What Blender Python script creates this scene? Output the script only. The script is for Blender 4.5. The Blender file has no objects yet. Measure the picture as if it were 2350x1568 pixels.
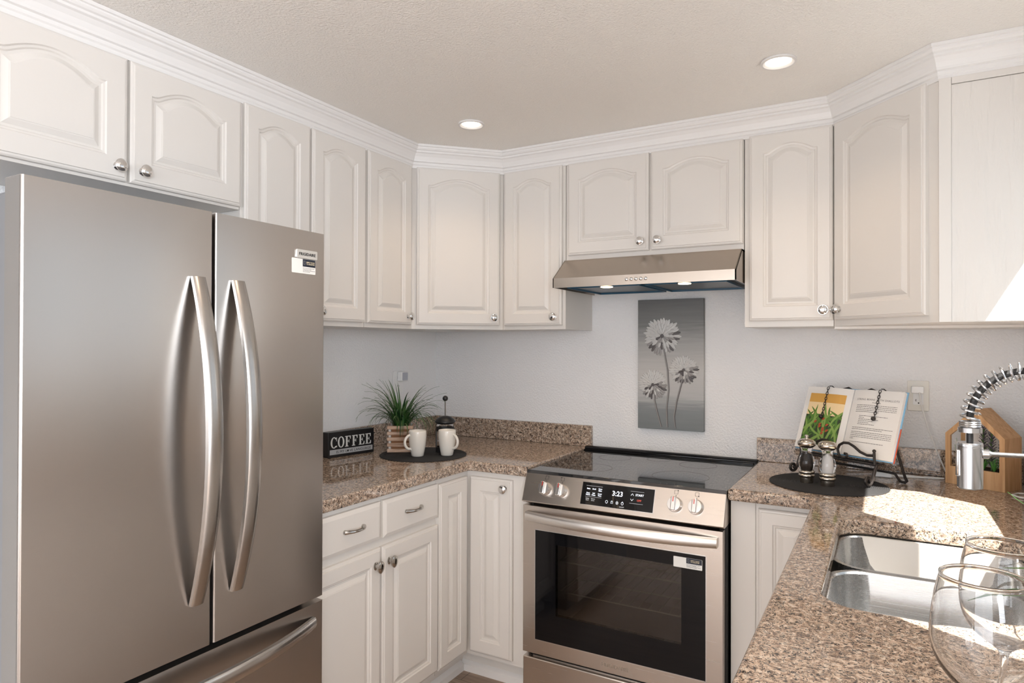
import bpy, bmesh, math, random
from mathutils import Vector, Matrix, Euler

# ------------------------------------------------------------------ camera
SC = bpy.context.scene
COL = SC.collection
PI = math.pi
R = math.radians
CAMP = dict(x=2.1356, y=-2.9228, z=1.3941, yaw=29.5546, pitch=0.3771, roll=0.1613, f=1504.46)
cam_d = bpy.data.cameras.new('camera')
cam_d.sensor_width = 36.0
cam_d.lens = CAMP['f'] / 2350.0 * 36.0
cam_d.clip_start = 0.02
cam = bpy.data.objects.new('camera', cam_d)
COL.objects.link(cam)
a_, b_, c_ = R(CAMP['yaw']), R(CAMP['pitch']), R(CAMP['roll'])
fw = Vector((-math.sin(a_) * math.cos(b_), math.cos(a_) * math.cos(b_), math.sin(b_)))
rt = Vector((math.cos(a_), math.sin(a_), 0))
up = rt.cross(fw)
rt2 = rt * math.cos(c_) + up * math.sin(c_)
up2 = -rt * math.sin(c_) + up * math.cos(c_)
M3 = Matrix((rt2, up2, -fw)).transposed()
cam.matrix_world = Matrix.Translation((CAMP['x'], CAMP['y'], CAMP['z'])) @ M3.to_4x4()
SC.camera = cam

# ------------------------------------------------------------------ light
SC.view_settings.view_transform = 'Standard'
SC.view_settings.look = 'None'
SC.view_settings.gamma = 1.0
SC.view_settings.exposure = -0.10
SC.view_settings.use_curve_mapping = False
try:
    SC.cycles.use_denoising = True
    SC.cycles.max_bounces = 10
    SC.cycles.diffuse_bounces = 5
    SC.cycles.glossy_bounces = 5
    SC.cycles.transmission_bounces = 10
    SC.cycles.transparent_max_bounces = 12
    SC.cycles.sample_clamp_indirect = 6.0
    SC.cycles.blur_glossy = 0.6
except Exception:
    pass
world = bpy.data.worlds.new('world')
SC.world = world
world.use_nodes = True
wn = world.node_tree
wn.nodes.clear()
wo = wn.nodes.new('ShaderNodeOutputWorld')
wb = wn.nodes.new('ShaderNodeBackground')
wb.inputs['Color'].default_value = (0.80, 0.90, 1.0, 1)
wb.inputs['Strength'].default_value = 0.6
wn.links.new(wb.outputs[0], wo.inputs[0])


def light(name, kind, loc, target, energy, color, **kw):
    d = bpy.data.lights.new(name, kind)
    d.energy = energy
    d.color = color
    for k, v in kw.items():
        setattr(d, k, v)
    o = bpy.data.objects.new(name, d)
    COL.objects.link(o)
    o.location = loc
    if target is not None:
        o.rotation_euler = (Vector(target) - Vector(loc)).to_track_quat('-Z', 'Y').to_euler()
    return o


SUN_D = Vector((-1.0, 0.796, -1.81)).normalized()
light('sun', 'SUN', (6, -4, 8), Vector((6, -4, 8)) + SUN_D, 28.0, (1.0, 0.95, 0.87), angle=R(0.55))
# daylight through the window over the sink; rear and side areas are added fill
light('daylight_sink_window', 'AREA', (2.72, -1.28, 1.62), (0.0, -1.28, 1.0), 1.5, (0.86, 0.93, 1.0),
      shape='RECTANGLE', size=1.1, size_y=0.72)
light('rear_fill', 'AREA', (1.7, -6.45, 1.2), (1.5, 0, 0.6), 84, (0.92, 0.95, 1.0),
      shape='RECTANGLE', size=3.0, size_y=1.9)  # unseen source behind the camera, added to fill the room
light('side_fill', 'AREA', (4.4, -4.2, 1.55), (0.6, -1.0, 0.3), 145, (0.88, 0.93, 1.0),
      shape='RECTANGLE', size=2.3, size_y=1.1)  # unseen source, added to brighten the left wall and its cabinets
WARM = (1.0, 0.74, 0.50)

# ------------------------------------------------------------------ materials
MATS = {}


def new_mat(name):
    m = bpy.data.materials.new(name)
    m.use_nodes = True
    MATS[name] = m
    nt = m.node_tree
    return m, nt, nt.nodes['Principled BSDF']


def pmat(name, color, rough=0.5, metal=0.0, spec=0.5, coat=0.0, bump=None, **kw):
    m, nt, p = new_mat(name)
    p.inputs['Base Color'].default_value = (*color, 1)
    p.inputs['Roughness'].default_value = rough
    p.inputs['Metallic'].default_value = metal
    p.inputs['Specular IOR Level'].default_value = spec
    p.inputs['Coat Weight'].default_value = coat
    for k, v in kw.items():
        p.inputs[k.replace('_', ' ')].default_value = v
    if bump:
        scale, strength, dist = bump
        tc = nt.nodes.new('ShaderNodeTexCoord')
        n = nt.nodes.new('ShaderNodeTexNoise')
        n.inputs['Scale'].default_value = scale
        n.inputs['Detail'].default_value = 3
        b = nt.nodes.new('ShaderNodeBump')
        b.inputs['Strength'].default_value = strength
        b.inputs['Distance'].default_value = dist
        nt.links.new(tc.outputs['Object'], n.inputs['Vector'])
        nt.links.new(n.outputs['Fac'], b.inputs['Height'])
        nt.links.new(b.outputs[0], p.inputs['Normal'])
    return m


def N(nt, kind, **kw):
    n = nt.nodes.new(kind)
    for k, v in kw.items():
        if hasattr(n, k):
            setattr(n, k, v)
        else:
            n.inputs[k.replace('_', ' ')].default_value = v
    return n


def ramp(nt, stops, interp='LINEAR'):
    r = nt.nodes.new('ShaderNodeValToRGB')
    r.color_ramp.interpolation = interp
    e = r.color_ramp.elements
    while len(e) > 1:
        e.remove(e[-1])
    e[0].position = stops[0][0]
    e[0].color = (*stops[0][1], 1)
    for p_, c in stops[1:]:
        q = e.new(p_)
        q.color = (*c, 1)
    return r


pmat('cabinet_white', (0.74, 0.71, 0.672), rough=0.32, spec=0.45)
pmat('trim_white', (0.82, 0.81, 0.80), rough=0.4)
pmat('wall_paint', (0.86, 0.862, 0.865), rough=0.75, spec=0.3, bump=(120, 0.8, 0.005))
pmat('ceiling_paint', (0.90, 0.88, 0.845), rough=0.85, spec=0.2, bump=(160, 0.8, 0.004))
pmat('dark_gap', (0.02, 0.02, 0.02), rough=0.8)
pmat('fridge_side_grey', (0.16, 0.165, 0.175), rough=0.5)
pmat('black_plastic', (0.015, 0.015, 0.016), rough=0.35)
pmat('black_matte', (0.012, 0.012, 0.013), rough=0.6)
pmat('black_glass', (0.006, 0.006, 0.007), rough=0.04, spec=0.3)
pmat('cooktop_glass', (0.02, 0.021, 0.023), rough=0.03, spec=1.0)
pmat('chrome', (0.78, 0.78, 0.78), rough=0.06, metal=1.0)
pmat('satin_nickel', (0.50, 0.48, 0.45), rough=0.16, metal=1.0)
pmat('knob_steel', (0.82, 0.81, 0.80), rough=0.25, metal=1.0)
pmat('faucet_steel', (0.52, 0.52, 0.53), rough=0.2, metal=1.0)
pmat('aged_silver', (0.62, 0.57, 0.50), rough=0.16, metal=1.0)
pmat('wrought_iron', (0.035, 0.03, 0.028), rough=0.38, metal=0.4)
pmat('placemat_black', (0.014, 0.014, 0.015), rough=0.75)
pmat('ceramic_cream', (0.80, 0.765, 0.70), rough=0.12, spec=0.5, coat=0.4)
pmat('ceramic_inside', (0.74, 0.69, 0.61), rough=0.2)
pmat('white_plastic', (0.85, 0.85, 0.84), rough=0.3)
pmat('plate_almond', (0.76, 0.73, 0.66), rough=0.3)
pmat('cord_white', (0.82, 0.82, 0.80), rough=0.4)
pmat('sign_black', (0.008, 0.008, 0.009), rough=0.4)
pmat('sign_white', (0.62, 0.63, 0.62), rough=0.7, bump=(260, 0.5, 0.001))
pmat('sign_grey', (0.36, 0.37, 0.38), rough=0.7)
pmat('label_white', (0.85, 0.85, 0.83), rough=0.5)
pmat('label_navy', (0.012, 0.018, 0.035), rough=0.4)
pmat('label_gold', (0.65, 0.57, 0.40), rough=0.5)
pmat('ink_black', (0.02, 0.02, 0.02), rough=0.6)
pmat('ink_grey', (0.16, 0.15, 0.15), rough=0.8)
pmat('badge_silver', (0.74, 0.74, 0.72), rough=0.3, metal=0.6)
pmat('emboss_steel', (0.42, 0.37, 0.32), rough=0.35, metal=1.0)
pmat('red_mark', (0.62, 0.04, 0.03), rough=0.4)
pmat('paper', (0.80, 0.78, 0.75), rough=0.75)
pmat('paper_edge', (0.72, 0.68, 0.60), rough=0.8)
pmat('cover_blue', (0.22, 0.45, 0.66), rough=0.4)
pmat('cover_red', (0.62, 0.10, 0.04), rough=0.4)
pmat('print_mustard', (0.66, 0.36, 0.08), rough=0.6)
pmat('print_cream', (0.85, 0.66, 0.38), rough=0.6)
pmat('print_dark', (0.03, 0.05, 0.02), rough=0.6)
pmat('print_green_a', (0.09, 0.21, 0.03), rough=0.6)
pmat('print_green_b', (0.22, 0.36, 0.08), rough=0.6)
pmat('print_green_c', (0.04, 0.12, 0.02), rough=0.6)
pmat('print_red', (0.42, 0.07, 0.03), rough=0.6)
pmat('leaf_green', (0.03, 0.105, 0.02), rough=0.4)
pmat('leaf_dark', (0.012, 0.05, 0.014), rough=0.45)
pmat('leaf_olive', (0.10, 0.17, 0.06), rough=0.45)
pmat('leaf_bright', (0.08, 0.26, 0.05), rough=0.45)
pmat('succulent_purple', (0.11, 0.095, 0.125), rough=0.6)
pmat('wood_inside', (0.30, 0.12, 0.04), rough=0.6)
pmat('pepper', (0.035, 0.025, 0.02), rough=0.9)
pmat('salt', (0.85, 0.85, 0.85), rough=0.9)
pmat('filter_mesh', (0.24, 0.25, 0.26), rough=0.4, metal=0.7, bump=(700, 0.8, 0.001))
pmat('blue_film', (0.02, 0.09, 0.16), rough=0.3)
pmat('oven_enamel', (0.62, 0.55, 0.52), rough=0.35)
pmat('rack_wire', (0.75, 0.70, 0.62), rough=0.3, metal=0.8)
pmat('petal_light', (0.56, 0.56, 0.55), rough=0.35, bump=(300, 0.6, 0.001))
pmat('petal_mid', (0.30, 0.29, 0.285), rough=0.4, bump=(300, 0.6, 0.001))
pmat('petal_dark', (0.08, 0.07, 0.07), rough=0.4)
pmat('ceramic_pot', (0.7, 0.7, 0.68), rough=0.4)
pmat('soil', (0.05, 0.03, 0.02), rough=0.95)


def emat(name, color, strength):
    m, nt, p = new_mat(name)
    p.inputs['Base Color'].default_value = (*color, 1)
    p.inputs['Emission Color'].default_value = (*color, 1)
    p.inputs['Emission Strength'].default_value = strength


emat('lamp_glow', (1.0, 0.92, 0.80), 5.0)
emat('hood_lamp_glow', (1.0, 0.84, 0.60), 8.0)
emat('display_white', (0.85, 0.90, 1.0), 1.1)
emat('display_dim', (0.75, 0.78, 0.82), 0.35)
emat('display_red', (0.9, 0.12, 0.08), 0.5)


def glass_mat(name, color=(1, 1, 1), rough=0.0, ior=1.45):
    m, nt, p = new_mat(name)
    p.inputs['Base Color'].default_value = (*color, 1)
    p.inputs['Roughness'].default_value = rough
    p.inputs['Transmission Weight'].default_value = 1.0
    p.inputs['IOR'].default_value = ior


glass_mat('clear_glass')
glass_mat('acrylic', (0.97, 0.97, 0.98), 0.02, 1.42)


def pane_mat(name, tint, refl_rough=0.02):
    m, nt, p = new_mat(name)
    out = nt.nodes['Material Output']
    tr = N(nt, 'ShaderNodeBsdfTransparent')
    tr.inputs[0].default_value = (*tint, 1)
    gl = N(nt, 'ShaderNodeBsdfGlossy')
    gl.inputs['Roughness'].default_value = refl_rough
    fr = N(nt, 'ShaderNodeFresnel')
    fr.inputs['IOR'].default_value = 1.6
    mx = N(nt, 'ShaderNodeMixShader')
    nt.links.new(fr.outputs[0], mx.inputs[0])
    nt.links.new(tr.outputs[0], mx.inputs[1])
    nt.links.new(gl.outputs[0], mx.inputs[2])
    nt.links.new(mx.outputs[0], out.inputs[0])


pane_mat('oven_window_glass', (0.62, 0.60, 0.58))
pane_mat('terrarium_pane', (0.93, 0.95, 0.94))


def stainless(name, color, rough, axis, scale=(3, 3, 3), aniso=0.55, bump=0.03, var=0.08):
    """brushed steel: grain runs along local axis"""
    m, nt, p = new_mat(name)
    tc = N(nt, 'ShaderNodeTexCoord')
    mp = N(nt, 'ShaderNodeMapping')
    s = [420.0, 420.0, 420.0]
    s['XYZ'.index(axis)] = 5.0
    mp.inputs['Scale'].default_value = s
    n = N(nt, 'ShaderNodeTexNoise', Scale=1.0, Detail=3.0)
    nt.links.new(tc.outputs['Object'], mp.inputs[0])
    nt.links.new(mp.outputs[0], n.inputs['Vector'])
    mr = N(nt, 'ShaderNodeMapRange')
    mr.inputs['To Min'].default_value = rough - var
    mr.inputs['To Max'].default_value = rough + var
    nt.links.new(n.outputs['Fac'], mr.inputs['Value'])
    nt.links.new(mr.outputs[0], p.inputs['Roughness'])
    b = N(nt, 'ShaderNodeBump')
    b.inputs['Strength'].default_value = bump
    b.inputs['Distance'].default_value = 0.002
    nt.links.new(n.outputs['Fac'], b.inputs['Height'])
    if bump > 0:
        nt.links.new(b.outputs[0], p.inputs['Normal'])
    p.inputs['Base Color'].default_value = (*color, 1)
    p.inputs['Metallic'].default_value = 1.0
    return m


stainless('steel_fridge', (0.52, 0.49, 0.465), 0.28, 'X', bump=0.0, var=0.006)
pmat('door_side_grey', (0.17, 0.16, 0.15), rough=0.5)
stainless('steel_range', (0.69, 0.63, 0.575), 0.27, 'X', bump=0.0, var=0.01)
stainless('steel_hood', (0.46, 0.40, 0.345), 0.25, 'X', bump=0.0, var=0.03)
pmat('steel_handle', (0.47, 0.45, 0.43), rough=0.26, metal=1.0)
pmat('steel_handle_x', (0.84, 0.81, 0.78), rough=0.33, metal=1.0)
pmat('steel_handle_y', (0.56, 0.54, 0.52), rough=0.24, metal=1.0)
stainless('steel_sink', (0.48, 0.485, 0.49), 0.26, 'X', bump=0.0, var=0.08)
pmat('plug_grey', (0.46, 0.48, 0.54), rough=0.35)


def granite():
    m, nt, p = new_mat('granite')
    tc = N(nt, 'ShaderNodeTexCoord')
    co = tc.outputs['Object']
    # warp
    wn_ = N(nt, 'ShaderNodeTexNoise', Scale=38.0, Detail=3.0)
    nt.links.new(co, wn_.inputs['Vector'])
    sub = N(nt, 'ShaderNodeVectorMath', operation='SUBTRACT')
    sub.inputs[1].default_value = (0.5, 0.5, 0.5)
    nt.links.new(wn_.outputs['Color'], sub.inputs[0])
    sc = N(nt, 'ShaderNodeVectorMath', operation='SCALE')
    sc.inputs['Scale'].default_value = 0.02
    nt.links.new(sub.outputs[0], sc.inputs[0])
    ad = N(nt, 'ShaderNodeVectorMath', operation='ADD')
    nt.links.new(co, ad.inputs[0])
    nt.links.new(sc.outputs[0], ad.inputs[1])
    warped = ad.outputs[0]
    base_n = N(nt, 'ShaderNodeTexNoise', Scale=108.0, Detail=4.0, Roughness=0.6)
    nt.links.new(warped, base_n.inputs['Vector'])
    base = ramp(nt, [(0.30, (0.15, 0.105, 0.085)), (0.40, (0.33, 0.235, 0.175)), (0.50, (0.54, 0.405, 0.305)),
                     (0.60, (0.67, 0.54, 0.43)), (0.72, (0.76, 0.68, 0.58))])
    nt.links.new(base_n.outputs['Fac'], base.inputs[0])
    # dark flecks: blobs plus short squiggles
    dn = N(nt, 'ShaderNodeTexNoise', Scale=160.0, Detail=3.0, Roughness=0.6)
    dn.inputs['Distortion'].default_value = 1.5
    nt.links.new(warped, dn.inputs['Vector'])
    dr = ramp(nt, [(0.548, (0, 0, 0)), (0.578, (1, 1, 1))])
    nt.links.new(dn.outputs['Fac'], dr.inputs[0])
    sq = N(nt, 'ShaderNodeTexNoise', Scale=82.0, Detail=4.0, Roughness=0.7)
    sq.inputs['Distortion'].default_value = 1.0
    mps = N(nt, 'ShaderNodeMapping')
    mps.inputs['Location'].default_value = (7.3, 2.1, 4.4)
    nt.links.new(warped, mps.inputs[0])
    nt.links.new(mps.outputs[0], sq.inputs['Vector'])
    sr = ramp(nt, [(0.470, (0, 0, 0)), (0.490, (1, 1, 1)), (0.505, (1, 1, 1)), (0.525, (0, 0, 0))])
    nt.links.new(sq.outputs['Fac'], sr.inputs[0])
    big = N(nt, 'ShaderNodeTexNoise', Scale=58.0, Detail=3.0, Roughness=0.6)
    nt.links.new(co, big.inputs['Vector'])
    br = ramp(nt, [(0.42, (0.0, 0.0, 0.0)), (0.54, (1, 1, 1))])
    nt.links.new(big.outputs['Fac'], br.inputs[0])
    mul = N(nt, 'ShaderNodeMath', operation='MULTIPLY')
    nt.links.new(sr.outputs[0], mul.inputs[0])
    nt.links.new(br.outputs[0], mul.inputs[1])
    mxm = N(nt, 'ShaderNodeMath', operation='MAXIMUM')
    nt.links.new(mul.outputs[0], mxm.inputs[0])
    nt.links.new(dr.outputs[0], mxm.inputs[1])
    mix = N(nt, 'ShaderNodeMix', data_type='RGBA')
    nt.links.new(mxm.outputs[0], mix.inputs['Factor'])
    nt.links.new(base.outputs[0], mix.inputs[6])
    mix.inputs[7].default_value = (0.022, 0.021, 0.022, 1)
    # grey quartz spots
    qn = N(nt, 'ShaderNodeTexNoise', Scale=90.0, Detail=3.0)
    mp = N(nt, 'ShaderNodeMapping')
    mp.inputs['Location'].default_value = (3.1, 1.7, 8.2)
    nt.links.new(warped, mp.inputs[0])
    nt.links.new(mp.outputs[0], qn.inputs['Vector'])
    qr = ramp(nt, [(0.60, (0, 0, 0)), (0.66, (0.8, 0.8, 0.8))])
    nt.links.new(qn.outputs['Fac'], qr.inputs[0])
    mix2 = N(nt, 'ShaderNodeMix', data_type='RGBA')
    nt.links.new(qr.outputs[0], mix2.inputs['Factor'])
    nt.links.new(mix.outputs[2], mix2.inputs[6])
    mix2.inputs[7].default_value = (0.30, 0.26, 0.225, 1)
    nt.links.new(mix2.outputs[2], p.inputs['Base Color'])
    p.inputs['Roughness'].default_value = 0.035
    p.inputs['Specular IOR Level'].default_value = 0.6
    b = N(nt, 'ShaderNodeBump')
    b.inputs['Strength'].default_value = 0.02
    b.inputs['Distance'].default_value = 0.001
    nt.links.new(dn.outputs['Fac'], b.inputs['Height'])
    nt.links.new(b.outputs[0], p.inputs['Normal'])


granite()


def wood(name, c1, c2, c3, axis='X', scale=1.0, rough=0.5, plank=None):
    m, nt, p = new_mat(name)
    tc = N(nt, 'ShaderNodeTexCoord')
    mp = N(nt, 'ShaderNodeMapping')
    s = [60.0 * scale] * 3
    s['XYZ'.index(axis)] = 5.0 * scale
    mp.inputs['Scale'].default_value = s
    n = N(nt, 'ShaderNodeTexNoise', Scale=1.0, Detail=6.0, Roughness=0.6)
    n.inputs['Distortion'].default_value = 0.6
    nt.links.new(tc.outputs['Object'], mp.inputs[0])
    nt.links.new(mp.outputs[0], n.inputs['Vector'])
    r = ramp(nt, [(0.3, c1), (0.5, c2), (0.72, c3)])
    nt.links.new(n.outputs['Fac'], r.inputs[0])
    src = r.outputs[0]
    if plank:
        bt = N(nt, 'ShaderNodeTexBrick')
        bt.inputs['Scale'].default_value = 1.0
        bt.inputs['Brick Width'].default_value = plank[0]
        bt.inputs['Row Height'].default_value = plank[1]
        bt.inputs['Mortar Size'].default_value = 0.0015
        bt.inputs['Color1'].default_value = (0.85, 0.85, 0.85, 1)
        bt.inputs['Color2'].default_value = (1.1, 1.1, 1.1, 1)
        bt.inputs['Mortar'].default_value = (0.3, 0.3, 0.3, 1)
        nt.links.new(tc.outputs['Object'], bt.inputs['Vector'])
        mx = N(nt, 'ShaderNodeMix', data_type='RGBA', blend_type='MULTIPLY')
        mx.inputs['Factor'].default_value = 1.0
        nt.links.new(src, mx.inputs[6])
        nt.links.new(bt.outputs['Color'], mx.inputs[7])
        src = mx.outputs[2]
    nt.links.new(src, p.inputs['Base Color'])
    p.inputs['Roughness'].default_value = rough
    b = N(nt, 'ShaderNodeBump')
    b.inputs['Strength'].default_value = 0.15
    b.inputs['Distance'].default_value = 0.002
    nt.links.new(n.outputs['Fac'], b.inputs['Height'])
    nt.links.new(b.outputs[0], p.inputs['Normal'])


wood('floor_wood', (0.19, 0.13, 0.095), (0.30, 0.22, 0.165), (0.40, 0.30, 0.23), 'X', 0.7, 0.4, plank=(1.2, 0.16))
wood('planter_wood', (0.46, 0.25, 0.11), (0.60, 0.36, 0.18), (0.70, 0.45, 0.24), 'Z', 1.0, 0.5)
wood('slat_wood', (0.30, 0.17, 0.11), (0.56, 0.38, 0.27), (0.74, 0.62, 0.53), 'X', 1.3, 0.65)
wood('whitewash', (0.60, 0.55, 0.50), (0.70, 0.66, 0.62), (0.78, 0.75, 0.72), 'Z', 1.3, 0.65)


def painted_grain():
    m, nt, p = new_mat('painted_oak')
    tc = N(nt, 'ShaderNodeTexCoord')
    mp = N(nt, 'ShaderNodeMapping')
    mp.inputs['Scale'].default_value = (24, 1, 3.2)
    w = N(nt, 'ShaderNodeTexNoise', Scale=1.0, Detail=5.0)
    w.inputs['Distortion'].default_value = 0.4
    nt.links.new(tc.outputs['Object'], mp.inputs[0])
    nt.links.new(mp.outputs[0], w.inputs['Vector'])
    mm = N(nt, 'ShaderNodeMath', operation='MULTIPLY')
    mm.inputs[1].default_value = 14.0
    nt.links.new(w.outputs['Fac'], mm.inputs[0])
    sn = N(nt, 'ShaderNodeMath', operation='SINE')
    nt.links.new(mm.outputs[0], sn.inputs[0])
    b = N(nt, 'ShaderNodeBump')
    b.inputs['Strength'].default_value = 0.45
    b.inputs['Distance'].default_value = 0.002
    nt.links.new(sn.outputs[0], b.inputs['Height'])
    nt.links.new(b.outputs[0], p.inputs['Normal'])
    p.inputs['Base Color'].default_value = (0.74, 0.71, 0.672, 1)
    p.inputs['Roughness'].default_value = 0.42


painted_grain()


def canvas():
    m, nt, p = new_mat('canvas_paint')
    tc = N(nt, 'ShaderNodeTexCoord')
    sp = N(nt, 'ShaderNodeSeparateXYZ')
    nt.links.new(tc.outputs['Object'], sp.inputs[0])
    mp = N(nt, 'ShaderNodeMapping')
    mp.inputs['Scale'].default_value = (4, 4, 60)
    mp.inputs['Rotation'].default_value = (0, R(20), 0)
    n = N(nt, 'ShaderNodeTexNoise', Scale=1.2, Detail=5.0)
    nt.links.new(tc.outputs['Object'], mp.inputs[0])
    nt.links.new(mp.outputs[0], n.inputs['Vector'])
    ma = N(nt, 'ShaderNodeMath', operation='MULTIPLY_ADD')
    ma.inputs[1].default_value = 0.11
    nt.links.new(n.outputs['Fac'], ma.inputs[0])
    nt.links.new(sp.outputs['Z'], ma.inputs[2])
    mr = N(nt, 'ShaderNodeMapRange')
    mr.inputs['From Min'].default_value = 0.05
    mr.inputs['From Max'].default_value = 0.64
    nt.links.new(ma.outputs[0], mr.inputs['Value'])
    r = ramp(nt, [(0.0, (0.17, 0.185, 0.19)), (0.17, (0.21, 0.225, 0.23)), (0.27, (0.44, 0.44, 0.435)),
                  (0.45, (0.50, 0.49, 0.475)), (0.66, (0.36, 0.355, 0.345)), (0.82, (0.17, 0.172, 0.168)), (1.0, (0.11, 0.112, 0.11))])
    nt.links.new(mr.outputs[0], r.inputs[0])
    nt.links.new(r.outputs[0], p.inputs['Base Color'])
    p.inputs['Roughness'].default_value = 0.45
    b = N(nt, 'ShaderNodeBump')
    b.inputs['Strength'].default_value = 0.3
    b.inputs['Distance'].default_value = 0.001
    nt.links.new(n.outputs['Fac'], b.inputs['Height'])
    nt.links.new(b.outputs[0], p.inputs['Normal'])


canvas()


# ------------------------------------------------------------------ mesh helpers
def smooth_prof(p, k=4):
    out = []
    n = len(p)
    for i in range(n - 1):
        p0, p1, p2, p3 = p[max(i - 1, 0)], p[i], p[i + 1], p[min(i + 2, n - 1)]
        for j in range(k):
            t = j / k
            out.append(tuple(0.5 * (2 * b + (c - a) * t + (2 * a - 5 * b + 4 * c - d) * t * t + (3 * b - a - 3 * c + d) * t ** 3) for a, b, c, d in zip(p0, p1, p2, p3)))
    out.append(p[-1])
    return out


class MB:
    def __init__(self):
        self.v, self.f, self.s = [], [], []

    def add(self, verts, faces, smooth=False):
        n = len(self.v)
        self.v += [tuple(v) for v in verts]
        self.f += [tuple(i + n for i in f) for f in faces]
        self.s += [smooth] * len(faces)
        return self

    def box(self, x0, x1, y0, y1, z0, z1):
        v = [(x0, y0, z0), (x1, y0, z0), (x1, y1, z0), (x0, y1, z0), (x0, y0, z1), (x1, y0, z1), (x1, y1, z1), (x0, y1, z1)]
        return self.add(v, [(0, 3, 2, 1), (4, 5, 6, 7), (0, 1, 5, 4), (1, 2, 6, 5), (2, 3, 7, 6), (3, 0, 4, 7)])

    def prism(self, poly, a0, a1, axis='z'):
        """poly in the two other axes (ccw), extruded from a0 to a1 along axis"""
        def P(p, a):
            if axis == 'z':
                return (p[0], p[1], a)
            if axis == 'x':
                return (a, p[0], p[1])
            return (p[0], a, p[1])
        n = len(poly)
        v = [P(p, a0) for p in poly] + [P(p, a1) for p in poly]
        f = [tuple(range(n))[::-1], tuple(range(n, 2 * n))]
        for i in range(n):
            j = (i + 1) % n
            f.append((i, j, n + j, n + i))
        if axis == 'y':
            f = [t[::-1] for t in f]
        return self.add(v, f)

    def lathe(self, prof, cx=0, cy=0, cz=0, n=32, axis='z', smooth=True, close=True, sx=1.0, sy=1.0):
        v = []
        for r, h in prof:
            for k in range(n):
                t = 2 * PI * k / n
                a, b = r * math.cos(t) * sx, r * math.sin(t) * sy
                if axis == 'z':
                    v.append((cx + a, cy + b, cz + h))
                elif axis == 'x':
                    v.append((cx + h, cy + a, cz + b))
                else:   # along -y (towards the room from a front facing -y)
                    v.append((cx + a, cy - h, cz + b))
        f = []
        m = len(prof)
        for i in range(m - 1):
            for k in range(n):
                q = (k + 1) % n
                f.append((i * n + k, i * n + q, (i + 1) * n + q, (i + 1) * n + k))
        if close:
            f.append(tuple(range(n))[::-1])
            f.append(tuple(range((m - 1) * n, m * n)))
        return self.add(v, f, smooth)

    def tube(self, pts, r, n=8, closed=False, cap=True, flat=None):
        """tube along pts; r number or list; flat=(a,b,upvec) gives an oval section"""
        pts = [Vector(p) for p in pts]
        m = len(pts)
        rr = r if isinstance(r, (list, tuple)) else [r] * m
        v = []
        prev = None
        for i in range(m):
            if closed:
                t = pts[(i + 1) % m] - pts[i - 1]
            else:
                t = pts[min(i + 1, m - 1)] - pts[max(i - 1, 0)]
            t.normalize()
            if prev is None:
                up_ = Vector((0, 0, 1)) if abs(t.z) < 0.9 else Vector((1, 0, 0))
                a = t.cross(up_).normalized()
            else:
                a = (prev - t * prev.dot(t))
                a = a.normalized() if a.length > 1e-6 else t.orthogonal().normalized()
            prev = a
            b = t.cross(a)
            for k in range(n):
                w = 2 * PI * k / n
                v.append(pts[i] + (a * math.cos(w) + b * math.sin(w)) * rr[i])
        f = []
        for i in range(m if closed else m - 1):
            j = (i + 1) % m
            for k in range(n):
                q = (k + 1) % n
                f.append((i * n + k, i * n + q, j * n + q, j * n + k))
        if not closed and cap:
            f.append(tuple(range(n))[::-1])
            f.append(tuple(range((m - 1) * n, m * n)))
        return self.add(v, f, True)

    def ribbon(self, pts, widths, side, th=0.0006):
        """thin leaf blade with real thickness; side = sideways direction"""
        side = Vector(side).normalized()
        v, f = [], []
        m = len(pts)
        for i, p in enumerate(pts):
            p = Vector(p)
            t = (Vector(pts[min(i + 1, m - 1)]) - Vector(pts[max(i - 1, 0)])).normalized()
            s = (side - t * side.dot(t)).normalized()
            nrm = t.cross(s).normalized()
            w = widths[i] * 0.5
            v += [p - s * w, p + nrm * th, p + s * w, p - nrm * th]
        for i in range(m - 1):
            for k in range(4):
                q = (k + 1) % 4
                f.append((i * 4 + k, i * 4 + q, (i + 1) * 4 + q, (i + 1) * 4 + k))
        f.append((3, 2, 1, 0))
        f.append(tuple((m - 1) * 4 + k for k in range(4)))
        return self.add(v, f, False)

    def sphere(self, c, r, n=16, sz=1.0):
        m = max(6, n // 2)
        prof = [(max(1e-5, r * math.sin(PI * i / m)), -r * sz * math.cos(PI * i / m)) for i in range(m + 1)]
        return self.lathe(prof, c[0], c[1], c[2], n)

    def xf(self, M):
        self.v = [tuple(M @ Vector(v)) for v in self.v]
        return self

    def join(self, other):
        return self.add_raw(other)

    def add_raw(self, o):
        n = len(self.v)
        self.v += o.v
        self.f += [tuple(i + n for i in f) for f in o.f]
        self.s += o.s
        return self

    def mesh(self, name, mat, angle=35):
        me = bpy.data.meshes.new(name)
        me.from_pydata(self.v, [], self.f)
        me.materials.append(MATS[mat] if isinstance(mat, str) else mat)
        for p_, s in zip(me.polygons, self.s):
            p_.use_smooth = s
        me.validate()
        bm = bmesh.new()
        bm.from_mesh(me)
        bmesh.ops.recalc_face_normals(bm, faces=bm.faces)
        bm.to_mesh(me)
        bm.free()
        if any(self.s):
            me.set_sharp_from_angle(angle=R(angle))
        me.update()
        return me


def link(name, me, parent=None, loc=(0, 0, 0), rz=0, label=None):
    o = bpy.data.objects.new(name, me)
    COL.objects.link(o)
    o.location = loc
    o.rotation_euler = (0, 0, rz)
    if parent is not None:
        o.parent = parent
    if label:
        o['label'] = label
    return o


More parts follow.
